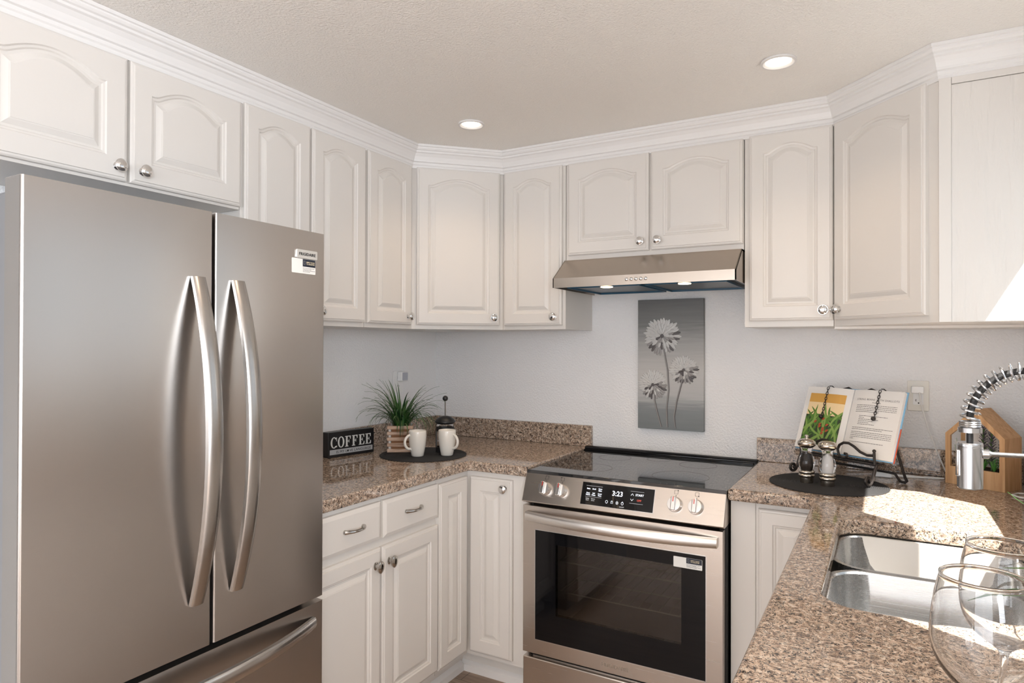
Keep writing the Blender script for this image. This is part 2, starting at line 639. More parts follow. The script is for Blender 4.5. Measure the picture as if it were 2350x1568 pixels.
def obj(name, mb, mat, parent=None, bevel=0, seg=2, loc=(0, 0, 0), rz=0, label=None, angle=35, wn=False):
    o = link(name, mb.mesh(name, mat, angle), parent, loc, rz, label)
    if bevel:
        m = o.modifiers.new('bevel', 'BEVEL')
        m.width = bevel
        m.segments = seg
        m.limit_method = 'ANGLE'
        m.angle_limit = R(40)
        m.harden_normals = False
        for p_ in o.data.polygons:
            p_.use_smooth = True
        o.data.set_sharp_from_angle(angle=R(50))
    return o


def tag(o, label, cat, group=None):
    o['label'] = label
    o['category'] = cat
    if group:
        o['group'] = group
    return o


def thing(name, label, cat, loc=(0, 0, 0), rz=0, group=None):
    o = bpy.data.objects.new(name, None)
    o.empty_display_size = 0.05
    COL.objects.link(o)
    o.location = loc
    o.rotation_euler = (0, 0, rz)
    return tag(o, label, cat, group)


def struct(name, mb, mat, **kw):
    o = obj(name, mb, mat, **kw)
    o['kind'] = 'structure'
    return o


def copy_tree(o, parent=None):
    c = o.copy()
    COL.objects.link(c)
    c.parent = parent
    for ch in list(o.children):
        copy_tree(ch, c)
    return c


def text_mesh(s, size, depth=0.0004, align='CENTER', space=1.0, bold=0.0, yscale=1.0):
    """flat lettering in local XZ plane facing -Y, origin at the text's centre baseline"""
    cu = bpy.data.curves.new('lettering', 'FONT')
    cu.body = s
    cu.size = size
    cu.extrude = depth
    cu.align_x = align
    cu.align_y = 'CENTER'
    cu.space_character = space
    cu.offset = bold
    cu.resolution_u = 3
    o = bpy.data.objects.new('lettering', cu)
    COL.objects.link(o)
    dg = bpy.context.evaluated_depsgraph_get()
    me = bpy.data.meshes.new_from_object(o.evaluated_get(dg))
    bpy.data.objects.remove(o)
    bpy.data.curves.remove(cu)
    mb = MB()
    mb.add([(v.co.x, -v.co.z, v.co.y * yscale) for v in me.vertices], [tuple(p.vertices) for p in me.polygons])
    bpy.data.meshes.remove(me)
    return mb


def arc(cx, cz, r, a0, a1, n=12):
    return [(cx + r * math.cos(R(a0 + (a1 - a0) * i / n)), cz + r * math.sin(R(a0 + (a1 - a0) * i / n))) for i in range(n + 1)]


def rrect(x0, x1, z0, z1, r, n=6):
    """rounded rectangle outline, ccw"""
    p = []
    for cx, cz, a in ((x1 - r, z0 + r, -90), (x1 - r, z1 - r, 0), (x0 + r, z1 - r, 90), (x0 + r, z0 + r, 180)):
        p += arc(cx, cz, r, a, a + 90, n)
    return p


# ------------------------------------------------------------------ dimensions
W = 2.582          # inner face of the wall behind the sink
CZ = 2.285         # ceiling
FR = 0.303         # face frame of the upper cabinets
UZ0, UZ1 = 1.468, 2.205
LGD = 0.601        # where the diagonal corner cabinets start
CT = 0.914         # worktop height

# ------------------------------------------------------------------ the room
YB = -6.6
struct('floor', MB().box(-0.12, W + 0.1, -2.6, 0.12, -0.06, 0.0).box(-0.12, 4.6, YB - 0.1, -2.6, -0.06, 0.0), 'floor_wood')
struct('ceiling', MB().box(-0.12, W + 0.1, -2.6, 0.12, CZ, CZ + 0.08).box(-0.12, 4.6, YB - 0.1, -2.6, CZ, CZ + 0.08), 'ceiling_paint')
struct('wall_back', MB().box(-0.12, W + 0.1, 0.0, 0.12, 0, CZ), 'wall_paint')
struct('wall_left', MB().box(-0.12, 0.0, YB, 0.0, 0, CZ), 'wall_paint')
# wall_right: window opening over the sink
wy0, wy1, wz0, wz1 = -1.985, -0.637, 1.243, 1.995
mb = MB().box(W, W + 0.1, -2.6, 0.0, 0, wz0).box(W, W + 0.1, -2.6, 0.0, wz1, CZ)
mb.box(W, W + 0.1, wy1, 0.0, wz0, wz1).box(W, W + 0.1, -2.6, wy0, wz0, wz1)
struct('wall_right', mb, 'wall_paint')
mb = MB().box(4.5, 4.6, YB, -5.4, 0, CZ).box(4.5, 4.6, -3.0, -2.6, 0, CZ).box(4.5, 4.6, -5.4, -3.0, 0, 0.4).box(4.5, 4.6, -5.4, -3.0, 2.1, CZ)
mb.box(W + 0.1, 4.6, -2.6, -2.5, 0, CZ)
struct('wall_side', mb, 'wall_paint')
mb = MB().box(-0.12, -0.0, YB - 0.1, YB, 0, CZ).box(0.0, 0.25, YB - 0.1, YB, 0, CZ).box(3.2, 4.6, YB - 0.1, YB, 0, CZ)
mb.box(0.25, 3.2, YB - 0.1, YB, 2.1, CZ).box(0.25, 3.2, YB - 0.1, YB, 0, 0.25).box(1.65, 1.8, YB - 0.1, YB, 0.25, 2.1)
struct('wall_front', mb, 'wall_paint')
# window frame of the sink window (frame sits at the outer side, one mullion)
mb = MB()
fx0, fx1 = W + 0.06, W + 0.095
mb.box(fx0, fx1, wy0, wy1 - 0.0, wz0, wz0 + 0.02).box(fx0, fx1, -1.335, -1.235, wz0, wz1)
struct('window_1', mb, 'trim_white')

# crown moulding: mitred sweep along the cabinet fronts
CP = [(0.0, -0.012), (0.006, -0.012), (0.006, 0.0), (0.010, 0.004), (0.010, 0.014), (0.017, 0.017), (0.018, 0.024), (0.023, 0.038), (0.031, 0.050),
      (0.037, 0.054), (0.037, 0.061), (0.043, 0.064), (0.047, 0.070), (0.047, 0.075), (0.052, 0.077), (0.052, 0.0865), (0.0, 0.0865)]
path = [Vector(p) for p in ((FR, -2.9), (FR, -LGD), (LGD, -FR), (W - LGD, -FR), (W - FR, -LGD), (W, -LGD))]


def sweep(path, prof, z, flip=1):
    n = len(prof)
    v, f = [], []
    for i, p in enumerate(path):
        d0 = (path[i] - path[i - 1]).normalized() if i > 0 else None
        d1 = (path[i + 1] - path[i]).normalized() if i < len(path) - 1 else None
        n0 = Vector((d0.y, -d0.x)) if d0 else None
        n1 = Vector((d1.y, -d1.x)) if d1 else None
        if n0 is None:
            m = n1
        elif n1 is None:
            m = n0
        else:
            m = (n0 + n1)
            m = m / m.dot(n0)
        for o_, h in prof:
            v.append((p.x + m.x * o_ * flip, p.y + m.y * o_ * flip, z + h))
    for i in range(len(path) - 1):
        for k in range(n):
            q = (k + 1) % n
            f.append((i * n + k, i * n + q, (i + 1) * n + q, (i + 1) * n + k))
    f.append(tuple(range(n)))
    f.append(tuple(range((len(path) - 1) * n, len(path) * n))[::-1])
    mb = MB()
    mb.add(v, f)
    return mb


struct('trim_1', sweep(path, CP, 2.198), 'trim_white')

# ------------------------------------------------------------------ cabinet doors
NA = 28


def top_curve(t, rise, arch):
    """height above the spring line for t in -1..1"""
    if not arch:
        return 0.0
    a = abs(t)
    s, th_ = 0.80, R(58)
    if a <= s:
        return rise * (0.14 + 0.86 * (math.cos(a / s * th_) - math.cos(th_)) / (1 - math.cos(th_)))
    u = (a - s) / (1 - s)
    return rise * 0.14 * (1 - u) ** 2 * (1 - 1.0 * u)


def door_mesh(w, h, arch=True, stile=0.05, rise=None, flat=False, th=0.02):
    """door slab, local x 0..w, z 0..h, back at y=0, front towards -y"""
    if rise is None:
        rise = 0.029
    mb = MB()

    def rect(ins, y):
        x0, x1, z0, z1 = ins, w - ins, ins, h - ins
        pts = [(x0 + (x1 - x0) * i / NA, y, z0) for i in range(NA + 1)]
        pts += [(x1 - (x1 - x0) * i / NA, y, z1) for i in range(NA + 1)]
        return pts

    def opening(ins, y, ri):
        x0, x1, z0 = stile + ins, w - stile - ins, stile * 1.05 + ins
        zt = h - 0.044 - ri - ins if arch else h - stile * 1.05 - ins
        pts = [(x0 + (x1 - x0) * i / NA, y, z0) for i in range(NA + 1)]
        for i in range(NA + 1):
            t = 1 - 2 * i / NA
            pts.append((x1 - (x1 - x0) * i / NA, y, zt + top_curve(t, ri, arch)))
        return pts
    if flat:
        loops = [rect(0, 0), rect(0, -th + 0.006), rect(0.006, -th + 0.003), rect(0.013, -th)]
        ends = True
    else:
        ri = rise if arch else 0.0
        loops = [rect(0, 0), rect(0, -th + 0.007), rect(0.004, -th + 0.004), rect(0.009, -th + 0.003), rect(0.010, -th)]
        loops += [opening(0, -th, ri), opening(0.003, -th + 0.004, ri), opening(0.008, -th + 0.005, ri), opening(0.011, -th + 0.0085, ri),
                  opening(0.017, -th + 0.0085, ri), opening(0.030, -th + 0.002, ri), opening(0.033, -th + 0.0015, ri), opening(0.0335, -th + 0.0005, ri)]
    m = 2 * (NA + 1)
    v, f = [], []
    for lp in loops:
        v += lp
    for i in range(len(loops) - 1):
        for k in range(m):
            q = (k + 1) % m
            f.append((i * m + k, i * m + q, (i + 1) * m + q, (i + 1) * m + k))
    for base in (0, (len(loops) - 1) * m):
        for i in range(NA):
            f.append((base + i, base + i + 1, base + m - 2 - i, base + m - 1 - i))
    mb.add(v, f)
    return mb


KNOB = [(0.011, 0.0), (0.011, 0.002), (0.006, 0.004), (0.0055, 0.014), (0.010, 0.016), (0.0155, 0.019), (0.017, 0.023), (0.0165, 0.026), (0.012, 0.0295), (0.006, 0.031), (0.0001, 0.0313)]
knob_me = {}


def add_knob(door, x, z, mat='chrome', oval=False):
    key = (mat, oval)
    if key not in knob_me:
        mb = MB()
        mb.lathe(KNOB, n=24, axis='y', sy=1.25 if oval else 1.0, sx=0.95)
        if mat == 'chrome':
            mb.lathe([(0.0172, 0.0225), (0.0172, 0.0245), (0.0160, 0.0245), (0.0160, 0.0225)], n=24, axis='y', close=False)
        knob_me[key] = mb.mesh('knob', mat)
    o = bpy.data.objects.new('knob', knob_me[key])
    COL.objects.link(o)
    o.parent = door
    o.location = (x, -0.02, z)
    return o


def add_door(cab, x, z, w, h, y, knob=None, arch=True, rz=0, mat='chrome', oval=False, stile=0.05, name='door', rise=None):
    d = obj(name, door_mesh(w, h, arch, stile, rise), 'cabinet_white', cab, loc=(x, y, z), rz=rz)
    if knob:
        kx = w - 0.031 if knob[0] == 'r' else 0.031
        kz = h - 0.055 if knob[1] == 't' else 0.036
        if len(knob) > 2:
            kz = float(knob[2:]) if knob[2:] else kz
        add_knob(d, kx, kz, mat, oval)
    return d


WALLR = dict(rz=0)
# --- upper cabinets on the left wall; local frame: origin (0, y0), local x = world +y, local -y = world +x


def left_cab(name, label, y0, y1, z0, z1, group='white upper cabinets along the walls', depth=FR):
    c = thing(name, label, 'cabinet', (0, y0, z0), R(90), group)
    w, h = y1 - y0, z1 - z0
    g = 0.0006
    obj('body', MB().box(g, w - g, -depth, -0.002, 0.0, h), 'cabinet_white', c)
    return c


UG = None
c = left_cab('wall_cabinet', 'short wide white wall cabinet with two arched doors over the refrigerator', -2.30, -1.502, 1.836, UZ1, UG)
add_door(c, 0.052, 0.008, 0.373, 0.340, -FR, 'rb', rise=0.037, stile=0.058)
add_door(c, 0.433, 0.008, 0.360, 0.340, -FR, 'lb', rise=0.037, stile=0.058)
c = left_cab('wall_cabinet', 'tall white wall cabinet with paired arched doors partly hidden by the refrigerator', -1.500, -0.910, UZ0, UZ1, UG)
add_door(c, 0.007, 0.018, 0.282, 0.704, -FR, 'rb')
add_door(c, 0.298, 0.018, 0.285, 0.704, -FR, 'lb')
c = left_cab('wall_cabinet', 'narrow white wall cabinet, single door, left of the corner cabinet above the grass planter', -0.908, -LGD - 0.001, UZ0, UZ1, UG)
add_door(c, 0.006, 0.018, 0.283, 0.704, -FR, 'rb')
# corner cabinet left
c = thing('corner_cabinet', 'diagonal white corner wall cabinet with wide arched door, above the french press', 'cabinet', (0, 0, UZ0))
e = 0.001
obj('body', MB().prism([(0.002, -0.002), (0.002, -LGD), (FR, -LGD), (LGD, -FR), (LGD, -0.002)], 0, UZ1 - UZ0), 'cabinet_white', c)
DL = math.hypot(LGD - FR, LGD - FR)
add_door(c, FR + 0.0145, 0.018, DL - 0.040, 0.704, -LGD + 0.0145, 'rb', rz=R(45), rise=0.034)
# --- back wall uppers


def back_cab(name, label, x0, x1, z0, z1):
    c = thing(name, label, 'cabinet', (x0, 0, z0), 0)
    obj('body', MB().box(0.0006, x1 - x0 - 0.0006, -FR, -0.002, 0, z1 - z0), 'cabinet_white', c)
    return c


c = back_cab('wall_cabinet', 'narrow white wall cabinet with one arched door left of the range hood', LGD + 0.001, 0.921, UZ0, UZ1)
add_door(c, 0.012, 0.018, 0.293, 0.704, -FR, 'rb')
c = back_cab('wall_cabinet', 'short white wall cabinet with two arched doors directly above the range hood', 0.923, 1.671, 1.766, UZ1)
add_door(c, 0.014, 0.022, 0.362, 0.400, -FR, 'rb', rise=0.031)
add_door(c, 0.386, 0.022, 0.359, 0.400, -FR, 'lb', rise=0.031)
c = back_cab('wall_cabinet', 'white wall cabinet with single arched door right of the range hood, sunlight on its door', 1.673, W - LGD - 0.001, UZ0, UZ1)
add_door(c, 0.019, 0.022, 0.286, 0.702, -FR, 'rb')
# right diagonal corner cabinet
c = thing('corner_cabinet', 'diagonal white corner wall cabinet at the right with wood-grained end panel', 'cabinet', (W, 0, UZ0))
obj('body', MB().prism([(-0.002, -0.002), (-LGD, -0.002), (-LGD, -FR), (-FR, -LGD), (-0.002, -LGD)], 0, UZ1 - UZ0), 'cabinet_white', c)
add_door(c, -LGD + 0.010, 0.022, DL - 0.048, 0.702, -FR - 0.010, 'lb', rz=R(-45), rise=0.034)
obj('end_panel', MB().box(-0.272, -0.003, -LGD - 0.006, -LGD - 0.0005, 0.002, 0.70), 'painted_oak', c, label='white painted panel with raised wood grain')
obj('end_stile', MB().box(-FR - 0.001, -0.2725, -LGD - 0.010, -LGD - 0.0005, 0, 0.722), 'cabinet_white', c, bevel=0.001)
obj('end_rail', MB().box(-0.272, -0.003, -LGD - 0.009, -LGD - 0.0005, 0.702, 0.722), 'cabinet_white', c, bevel=0.001)
obj('bottom_rail', MB().box(-0.60, -0.02, -0.30, -0.02, -0.010, -0.0005), 'cabinet_white', c)

# ------------------------------------------------------------------ base cabinets
BF = 0.612
BZ1 = 0.872


def arch_pull(name, parent, x, y, z, L=0.088):
    mb = MB()
    pts, n = [], 14
    for i in range(n + 1):
        t = -1 + 2 * i / n
        pts.append((x + t * L / 2, y - 0.004 - 0.020 * (1 - abs(t) ** 3), z))
    mb.tube(pts, [0.0048 + 0.0030 * abs(-1 + 2 * i / n) ** 4 for i in range(n + 1)], 8)
    for s in (-1, 1):
        mb.lathe([(0.0075, 0.0), (0.0075, 0.004), (0.005, 0.008)], x + s * L / 2 * 0.96, y, z, 12, axis='y')
    return obj(name, mb, 'satin_nickel', parent)


c = thing('base_cabinet', 'white base cabinet with two drawers over two doors beside the refrigerator', 'cabinet', (0, -1.545, 0), R(90))
obj('body', MB().box(0, 0.705, -BF, -0.002, 0.105, BZ1).box(0.0, 0.705, -BF + 0.065, -0.10, 0.0, 0.105), 'cabinet_white', c)
for x, w in ((0.005, 0.364), (0.382, 0.322)):
    d = obj('drawer', door_mesh(w, 0.129, flat=True), 'cabinet_white', c, loc=(x, -BF, 0.727))
    arch_pull('handle', d, w / 2 + (0.045 if w > 0.35 else 0), -0.02, 0.067)
add_door(c, 0.005, 0.13, 0.364, 0.568, -BF, 'rt', arch=False, oval=True, mat='satin_nickel')
add_door(c, 0.378, 0.13, 0.326, 0.568, -BF, 'lt', arch=False, oval=True, mat='satin_nickel')
c = thing('corner_base_cabinet', 'white L-shaped corner base cabinet with narrow hinged pair of doors and one knob', 'cabinet', (0, 0, 0))
poly = [(0.002, -0.002), (0.002, -0.838), (BF, -0.838), (BF, -BF), (0.905, -BF), (0.905, -0.002)]
mb = MB().prism(poly, 0.105, BZ1)
k = BF - 0.06
mb.prism([(0.10, -0.10), (0.10, -0.838), (k, -0.838), (k, -k), (0.905, -k), (0.905, -0.10)], 0.0, 0.105)
obj('body', mb, 'cabinet_white', c)
add_door(c, BF, 0.125, 0.199, 0.726, -0.834, None, arch=False, rz=R(90), stile=0.052)
add_door(c, 0.634, 0.125, 0.202, 0.726, -BF, 'rt0.692', arch=False, stile=0.052)
struct('baseboard_left', MB().prism([(k, 0), (k + 0.016, 0), (k + 0.016, 0.028), (k, 0.042)][::-1], -1.54, -k - 0.016, 'y'), 'trim_white')
struct('baseboard_back', MB().prism([(-k, 0), (-k - 0.016, 0), (-k - 0.016, 0.028), (-k, 0.042)], k, 0.905, 'x'), 'trim_white')

SX0, SX1 = 0.912, 1.668
c = thing('corner_base_cabinet', 'white corner base cabinet right of the range, under the placemat with shakers', 'cabinet', (0, 0, 0))
RXF = 1.972
mb = MB().prism([(1.680, -0.002), (1.680, -0.592), (RXF, -0.592), (RXF, -0.85), (W - 0.002, -0.85), (W - 0.002, -0.002)], 0.105, BZ1)
mb.prism([(1.680, -0.1), (1.680, -0.53), (RXF + 0.06, -0.53), (RXF + 0.06, -0.85), (W - 0.1, -0.85), (W - 0.1, -0.1)], 0.0, 0.105)
obj('body', mb, 'cabinet_white', c)
obj('filler_strip', MB().box(1.680, 1.760, -0.598, -0.5925, 0.105, BZ1), 'cabinet_white', c, bevel=0.001)
add_door(c, 1.770, 0.13, 0.190, 0.722, -0.592, None, arch=False, stile=0.045)
c = thing('sink_base_cabinet', 'white base cabinet run below the undermount sink', 'cabinet', (W, -0.852, 0), R(-90))
obj('body', MB().box(0, 1.62, -(W - RXF), -0.002, 0.105, 0.66).box(0.0, 1.62, -(W - RXF) + 0.06, -0.1, 0, 0.105)
    .box(0, 0.02, -(W - RXF), -0.002, 0.66, BZ1).box(0.80, 1.62, -(W - RXF), -0.002, 0.66, BZ1).box(0.02, 0.80, -(W - RXF), -(W - RXF) + 0.016, 0.66, BZ1), 'cabinet_white', c)
add_door(c, 0.01, 0.13, 0.395, 0.568, -(W - RXF), 'rt', arch=False)
add_door(c, 0.415, 0.13, 0.395, 0.568, -(W - RXF), 'lt', arch=False)
add_door(c, 0.82, 0.13, 0.395, 0.568, -(W - RXF), 'rt', arch=False)
add_door(c, 1.225, 0.13, 0.39, 0.568, -(W - RXF), 'lt', arch=False)

# ------------------------------------------------------------------ worktops


def bool_cut(me_obj, cutters):
    for c_ in cutters:
        m = me_obj.modifiers.new('cut', 'BOOLEAN')
        m.object = c_
        m.operation = 'DIFFERENCE'
        m.solver = 'EXACT'
    dg = bpy.context.evaluated_depsgraph_get()
    me = bpy.data.meshes.new_from_object(me_obj.evaluated_get(dg))
    me_obj.modifiers.clear()
    me_obj.data = me
    for c_ in cutters:
        bpy.data.objects.remove(c_)


def rounded_poly(pts, rads, n=6):
    out = []
    m = len(pts)
    for i in range(m):
        p = Vector(pts[i])
        r = rads.get(i, 0)
        if r == 0:
            out.append(tuple(p))
            continue
        a = (Vector(pts[i - 1]) - p).normalized()
        b = (Vector(pts[(i + 1) % m]) - p).normalized()
        p0, p1 = p + a * r, p + b * r
        for k in range(n + 1):
            t = k / n
            out.append(tuple((p0 * (1 - t) + p * t) * (1 - t) + (p * (1 - t) + p1 * t) * t))
    return out


T = 0.040
DC = 0.634
polyL = rounded_poly([(0.001, -0.001), (0.001, -1.545), (DC, -1.545), (DC, -DC), (0.908, -DC), (0.908, -0.001)], {3: 0.02, 4: 0.008})
o = obj('worktop', MB().prism(polyL, CT - T, CT), 'granite', bevel=0.016, seg=4)
tag(o, 'L-shaped speckled brown granite worktop left of the range, under the coffee sign', 'worktop')
polyR = rounded_poly([(1.677, -0.001), (1.677, -DC - 0.005), (1.944, -DC - 0.005), (1.944, -2.47), (W - 0.001, -2.47), (W - 0.001, -0.001)], {1: 0.012, 2: 0.03, 3: 0.03})
o = obj('worktop', MB().prism(polyR, CT - T, CT), 'granite')
SKX0, SKX1, SKY0, SKY1 = 2.030, 2.445, -1.560, -0.862
cut = link('cutter', MB().prism(rrect(SKX0, SKX1, SKY0, SKY1, 0.075, 10), CT - T - 0.02, CT + 0.02).mesh('cutter', 'granite'))
bool_cut(o, [cut])
m_ = o.modifiers.new('bevel', 'BEVEL')
m_.width, m_.segments, m_.limit_method, m_.angle_limit = 0.014, 4, 'ANGLE', R(50)
for p_ in o.data.polygons:
    p_.use_smooth = True
o.data.set_sharp_from_angle(angle=R(50))
tag(o, 'speckled brown granite worktop right of the range, cut out around the sink', 'worktop')
# backsplashes
o = obj('backsplash', MB().box(0.002, 0.925, -0.022, -0.002, CT + 0.0005, 1.014), 'granite', bevel=0.002)
tag(o, 'low granite upstand on the back wall, left of the range', 'backsplash')
o = obj('backsplash', MB().box(0.002, 0.022, -1.545, -0.0225, CT + 0.0005, 1.014), 'granite', bevel=0.002)
tag(o, 'low granite upstand on the left wall behind the coffee sign', 'backsplash')
o = obj('backsplash', MB().box(1.672, W - 0.002, -0.022, -0.002, CT + 0.0005, 1.012), 'granite', bevel=0.002)
tag(o, 'low granite upstand on the back wall behind the cookbook stand', 'backsplash')
o = obj('backsplash', MB().box(W - 0.022, W - 0.002, -2.46, -0.0225, CT + 0.0005, 1.012), 'granite', bevel=0.002)
tag(o, 'low granite upstand behind the sink tap, under the window', 'backsplash')


# ------------------------------------------------------------------ sink
def bowl_mesh(x0, x1, y0, y1, r, ztop, depth, flange):
    mb = MB()
    loops = []
    n = 10

    def L(ins, z, rr):
        return [(a, b, z) for a, b in rrect(x0 + ins, x1 - ins, y0 + ins, y1 - ins, max(0.01, rr), n)]
    loops.append(L(-flange, ztop - 0.0015, r + flange))
    loops.append(L(-flange, ztop, r + flange))
    loops.append(L(0.0, ztop, r))
    loops.append(L(0.003, ztop - 0.004, r))
    loops.append(L(0.012, ztop - depth * 0.80, r))
    for k in range(1, 6):
        t = k / 5 * PI / 2
        loops.append(L(0.012 + 0.04 * (1 - math.cos(t)), ztop - depth * 0.80 - 0.20 * depth * math.sin(t), r))
    m = len(loops[0])
    v, f = [], []
    for lp in loops:
        v += lp
    for i in range(len(loops) - 1):
        for k in range(m):
            q = (k + 1) % m
            f.append((i * m + k, i * m + q, (i + 1) * m + q, (i + 1) * m + k))
    f.append(tuple((len(loops) - 1) * m + k for k in range(m)))
    mb.add(v, f, True)
    return mb


sk = thing('sink', 'stainless steel double bowl undermount sink set in the granite', 'sink', (0, 0, CT - T - 0.0015))
ZS = 0.0
DIV = -1.185
b1 = obj('bowl', bowl_mesh(SKX0 + 0.002, SKX1 - 0.002, DIV + 0.012, SKY1 - 0.002, 0.075, ZS, 0.20, 0.0110), 'steel_sink', sk, label='far steel bowl')
b2 = obj('bowl', bowl_mesh(SKX0 + 0.002, SKX1 - 0.002, SKY0 + 0.002, DIV - 0.012, 0.075, ZS, 0.20, 0.0110), 'steel_sink', sk, label='near steel bowl')
for b, yc in ((b1, (DIV + SKY1) / 2), (b2, (DIV + SKY0) / 2)):
    obj('drain', MB().lathe([(0.045, 0.0), (0.043, 0.004), (0.030, 0.003), (0.028, 0.001)], (SKX0 + SKX1) / 2, yc, -0.1995, 24), 'chrome', b)

# ------------------------------------------------------------------ refrigerator
FX = 0.750
fy0, fy1, fym0, fym1 = -2.318, -1.563, -1.921, -1.913
fr = thing('refrigerator', 'stainless steel french door refrigerator with curved bar handles and bottom freezer', 'refrigerator', (0, fy0, 0), R(90))
# local: x = world y - fy0 ; -y = world x


def fy(y):
    return y - fy0


obj('body', MB().box(0.012, fy(fy1) - 0.012, -0.672, -0.03, 0.03, 1.690), 'fridge_side_grey', fr, bevel=0.004)
obj('gap_seal', MB().box(0.02, fy(fy1) - 0.02, -0.690, -0.672, 0.06, 1.685), 'dark_gap', fr)


def curved_door(x0, x1, z0, z1):
    """door with a gently rounded front edge towards the outer sides"""
    mb = MB()
    pr = [(x0, -0.690), (x1, -0.690)]
    r = 0.005
    pts = [(x1, -0.690)] + [(x1 - r + r * math.cos(t), -FX + r - r * math.sin(t)) for t in [PI / 2 * i / 6 for i in range(7)]]
    pts += [(x0 + r - r * math.sin(t), -FX + r - r * math.cos(t)) for t in [PI / 2 * i / 6 for i in range(7)]] + [(x0, -0.690)]
    mb.prism(pts, z0, z1)
    mb.s = [True] * len(mb.s)
    return mb


ZD0, ZD1 = 0.686, 1.710
dl = obj('door', curved_door(0.0, fy(fym0), ZD0, ZD1), 'steel_fridge', fr, label='left stainless steel door')
dr = obj('door', curved_door(fy(fym1), fy(fy1), ZD0, ZD1), 'steel_fridge', fr, label='right stainless steel door with badge')
fz = obj('freezer_drawer', curved_door(0.0, fy(fy1), 0.06, 0.672), 'steel_fridge', fr)
for dd, z0, z1 in ((dl, ZD0, ZD1), (fz, 0.06, 0.672)):
    obj('side_panel', MB().box(-0.0012, 0.0, -FX + 0.0055, -0.690, z0 + 0.001, z1 - 0.001), 'door_side_grey', dd, label='plain grey door side')
obj('grille', MB().box(0.01, fy(fy1) - 0.01, -0.68, -0.6, 0.0, 0.055), 'black_plastic', fr)


def bow_handle(x, z0, z1, out=0.062, w=0.038, t0=0.012):
    """bowed flat bar standing off the door, local door plane y=-FX"""
    mb = MB()
    n = 30
    v, f = [], []
    for i in range(n + 1):
        t = -1 + 2 * i / n
        z = (z0 + z1) / 2 + t * (z1 - z0) / 2
        bulge = out * (1 - abs(t) ** 2.1)
        thick = t0 + 0.002 * (1 - t * t)
        ww = w * (0.86 + 0.14 * (1 - t * t)) / 2
        yo = -FX - bulge - thick - 0.001
        yi = -FX - max(0.0, bulge - 0.004) if abs(t) > 0.999 else -FX - bulge + 0.0
        yi = min(yi, -FX)
        sec = [(x - ww, yi), (x + ww, yi), (x + ww, yo + 0.004), (x + ww * 0.8, yo + 0.001), (x + ww * 0.4, yo - 0.0012), (x, yo - 0.002), (x - ww * 0.4, yo - 0.0012), (x - ww * 0.8, yo + 0.001), (x - ww, yo + 0.004)]
        v += [(a, b, z) for a, b in sec]
    m = 9
    for i in range(n):
        for k in range(m):
            q = (k + 1) % m
            f.append((i * m + k, i * m + q, (i + 1) * m + q, (i + 1) * m + k))
    f.append(tuple(range(m))[::-1])
    f.append(tuple(range(n * m, n * m + m)))
    mb.add(v, f, True)
    return mb


obj('handle', bow_handle(fy(-1.962), 0.795, 1.552), 'steel_handle', dl)
obj('handle', bow_handle(fy(-1.854), 0.795, 1.552), 'steel_handle', dr)
# freezer handle: horizontal bow
hb = bow_handle(0.0, -0.34, 0.34, out=0.055, w=0.036)
hb.v = [(z + fy((fy0 + fy1) / 2), y, x * 1.0 + 0.622) for x, y, z in hb.v]
obj('handle', hb, 'steel_handle_y', fz)
# badge and register label on the right door
bg = obj('badge', MB().prism(rrect(-0.037, 0.037, -0.012, 0.012, 0.003), -0.004, 0, 'y'), 'badge_silver', dr, loc=(fy(-1.631), -FX - 0.0, 1.644), bevel=0.0006)
obj('lettering', text_mesh('FRIGIDAIRE', 0.0112, 0.0002, bold=0.0002, space=1.05).xf(Matrix.Translation((0, -0.0045, -0.0005))), 'ink_black', bg)


def register_label(parent, x, y, z, w=0.084, h=0.040):
    lb = obj('register_sticker', MB().prism(rrect(-w / 2, w / 2, -h / 2, h / 2, 0.002), -0.0005, 0, 'y'), 'label_white', parent, loc=(x, y, z), label='white sticker with dark corner block')
    obj('dark_block', MB().box(-w * 0.05, w * 0.49, -0.0008, -0.0005, -h * 0.02, h * 0.49), 'label_navy', lb)
    tm = text_mesh('SIMPLY SCAN\nTO REGISTER', 0.0050, 0.0001, bold=0.00012, align='LEFT').xf(Matrix.Translation((w * 0.10, -0.0010, h * 0.23)))
    obj('lettering', tm, 'label_gold', lb)
    ph = MB()
    for a in ((-0.0028, -0.0022, -0.005, 0.005), (0.0022, 0.0028, -0.005, 0.005)):
        ph.box(a[0] + w * 0.02, a[1] + w * 0.02, -0.0011, -0.0008, a[2] + h * 0.24, a[3] + h * 0.24)
    ph.box(w * 0.02 - 0.0028, w * 0.02 + 0.0028, -0.0011, -0.0008, h * 0.24 + 0.0044, h * 0.24 + 0.005)
    ph.box(w * 0.02 - 0.0028, w * 0.02 + 0.0028, -0.0011, -0.0008, h * 0.24 - 0.005, h * 0.24 - 0.0044)
    obj('phone_icon', ph, 'sign_grey', lb)
    sm = MB()
    rnd = random.Random(4)
    for i in range(4):
        xx = -w * 0.04
        zz = -h * 0.13 - i * h * 0.085
        while xx < w * (0.42 if i % 2 == 0 else 0.25):
            l = rnd.uniform(0.002, 0.006)
            sm.box(xx, xx + l, -0.0007, -0.0005, zz, zz + 0.0012)
            xx += l + 0.001
    obj('small_print', sm, 'ink_grey', lb)
    return lb


register_label(dr, fy(-1.640), -FX, 1.611)

# ------------------------------------------------------------------ range
rg = thing('range', 'stainless steel slide-in electric range with black glass cooktop and oven window', 'range', (SX0, 0, 0))
RW = SX1 - SX0
DY = -0.672   # door front
CTZ = 0.921
tpd = 0.050
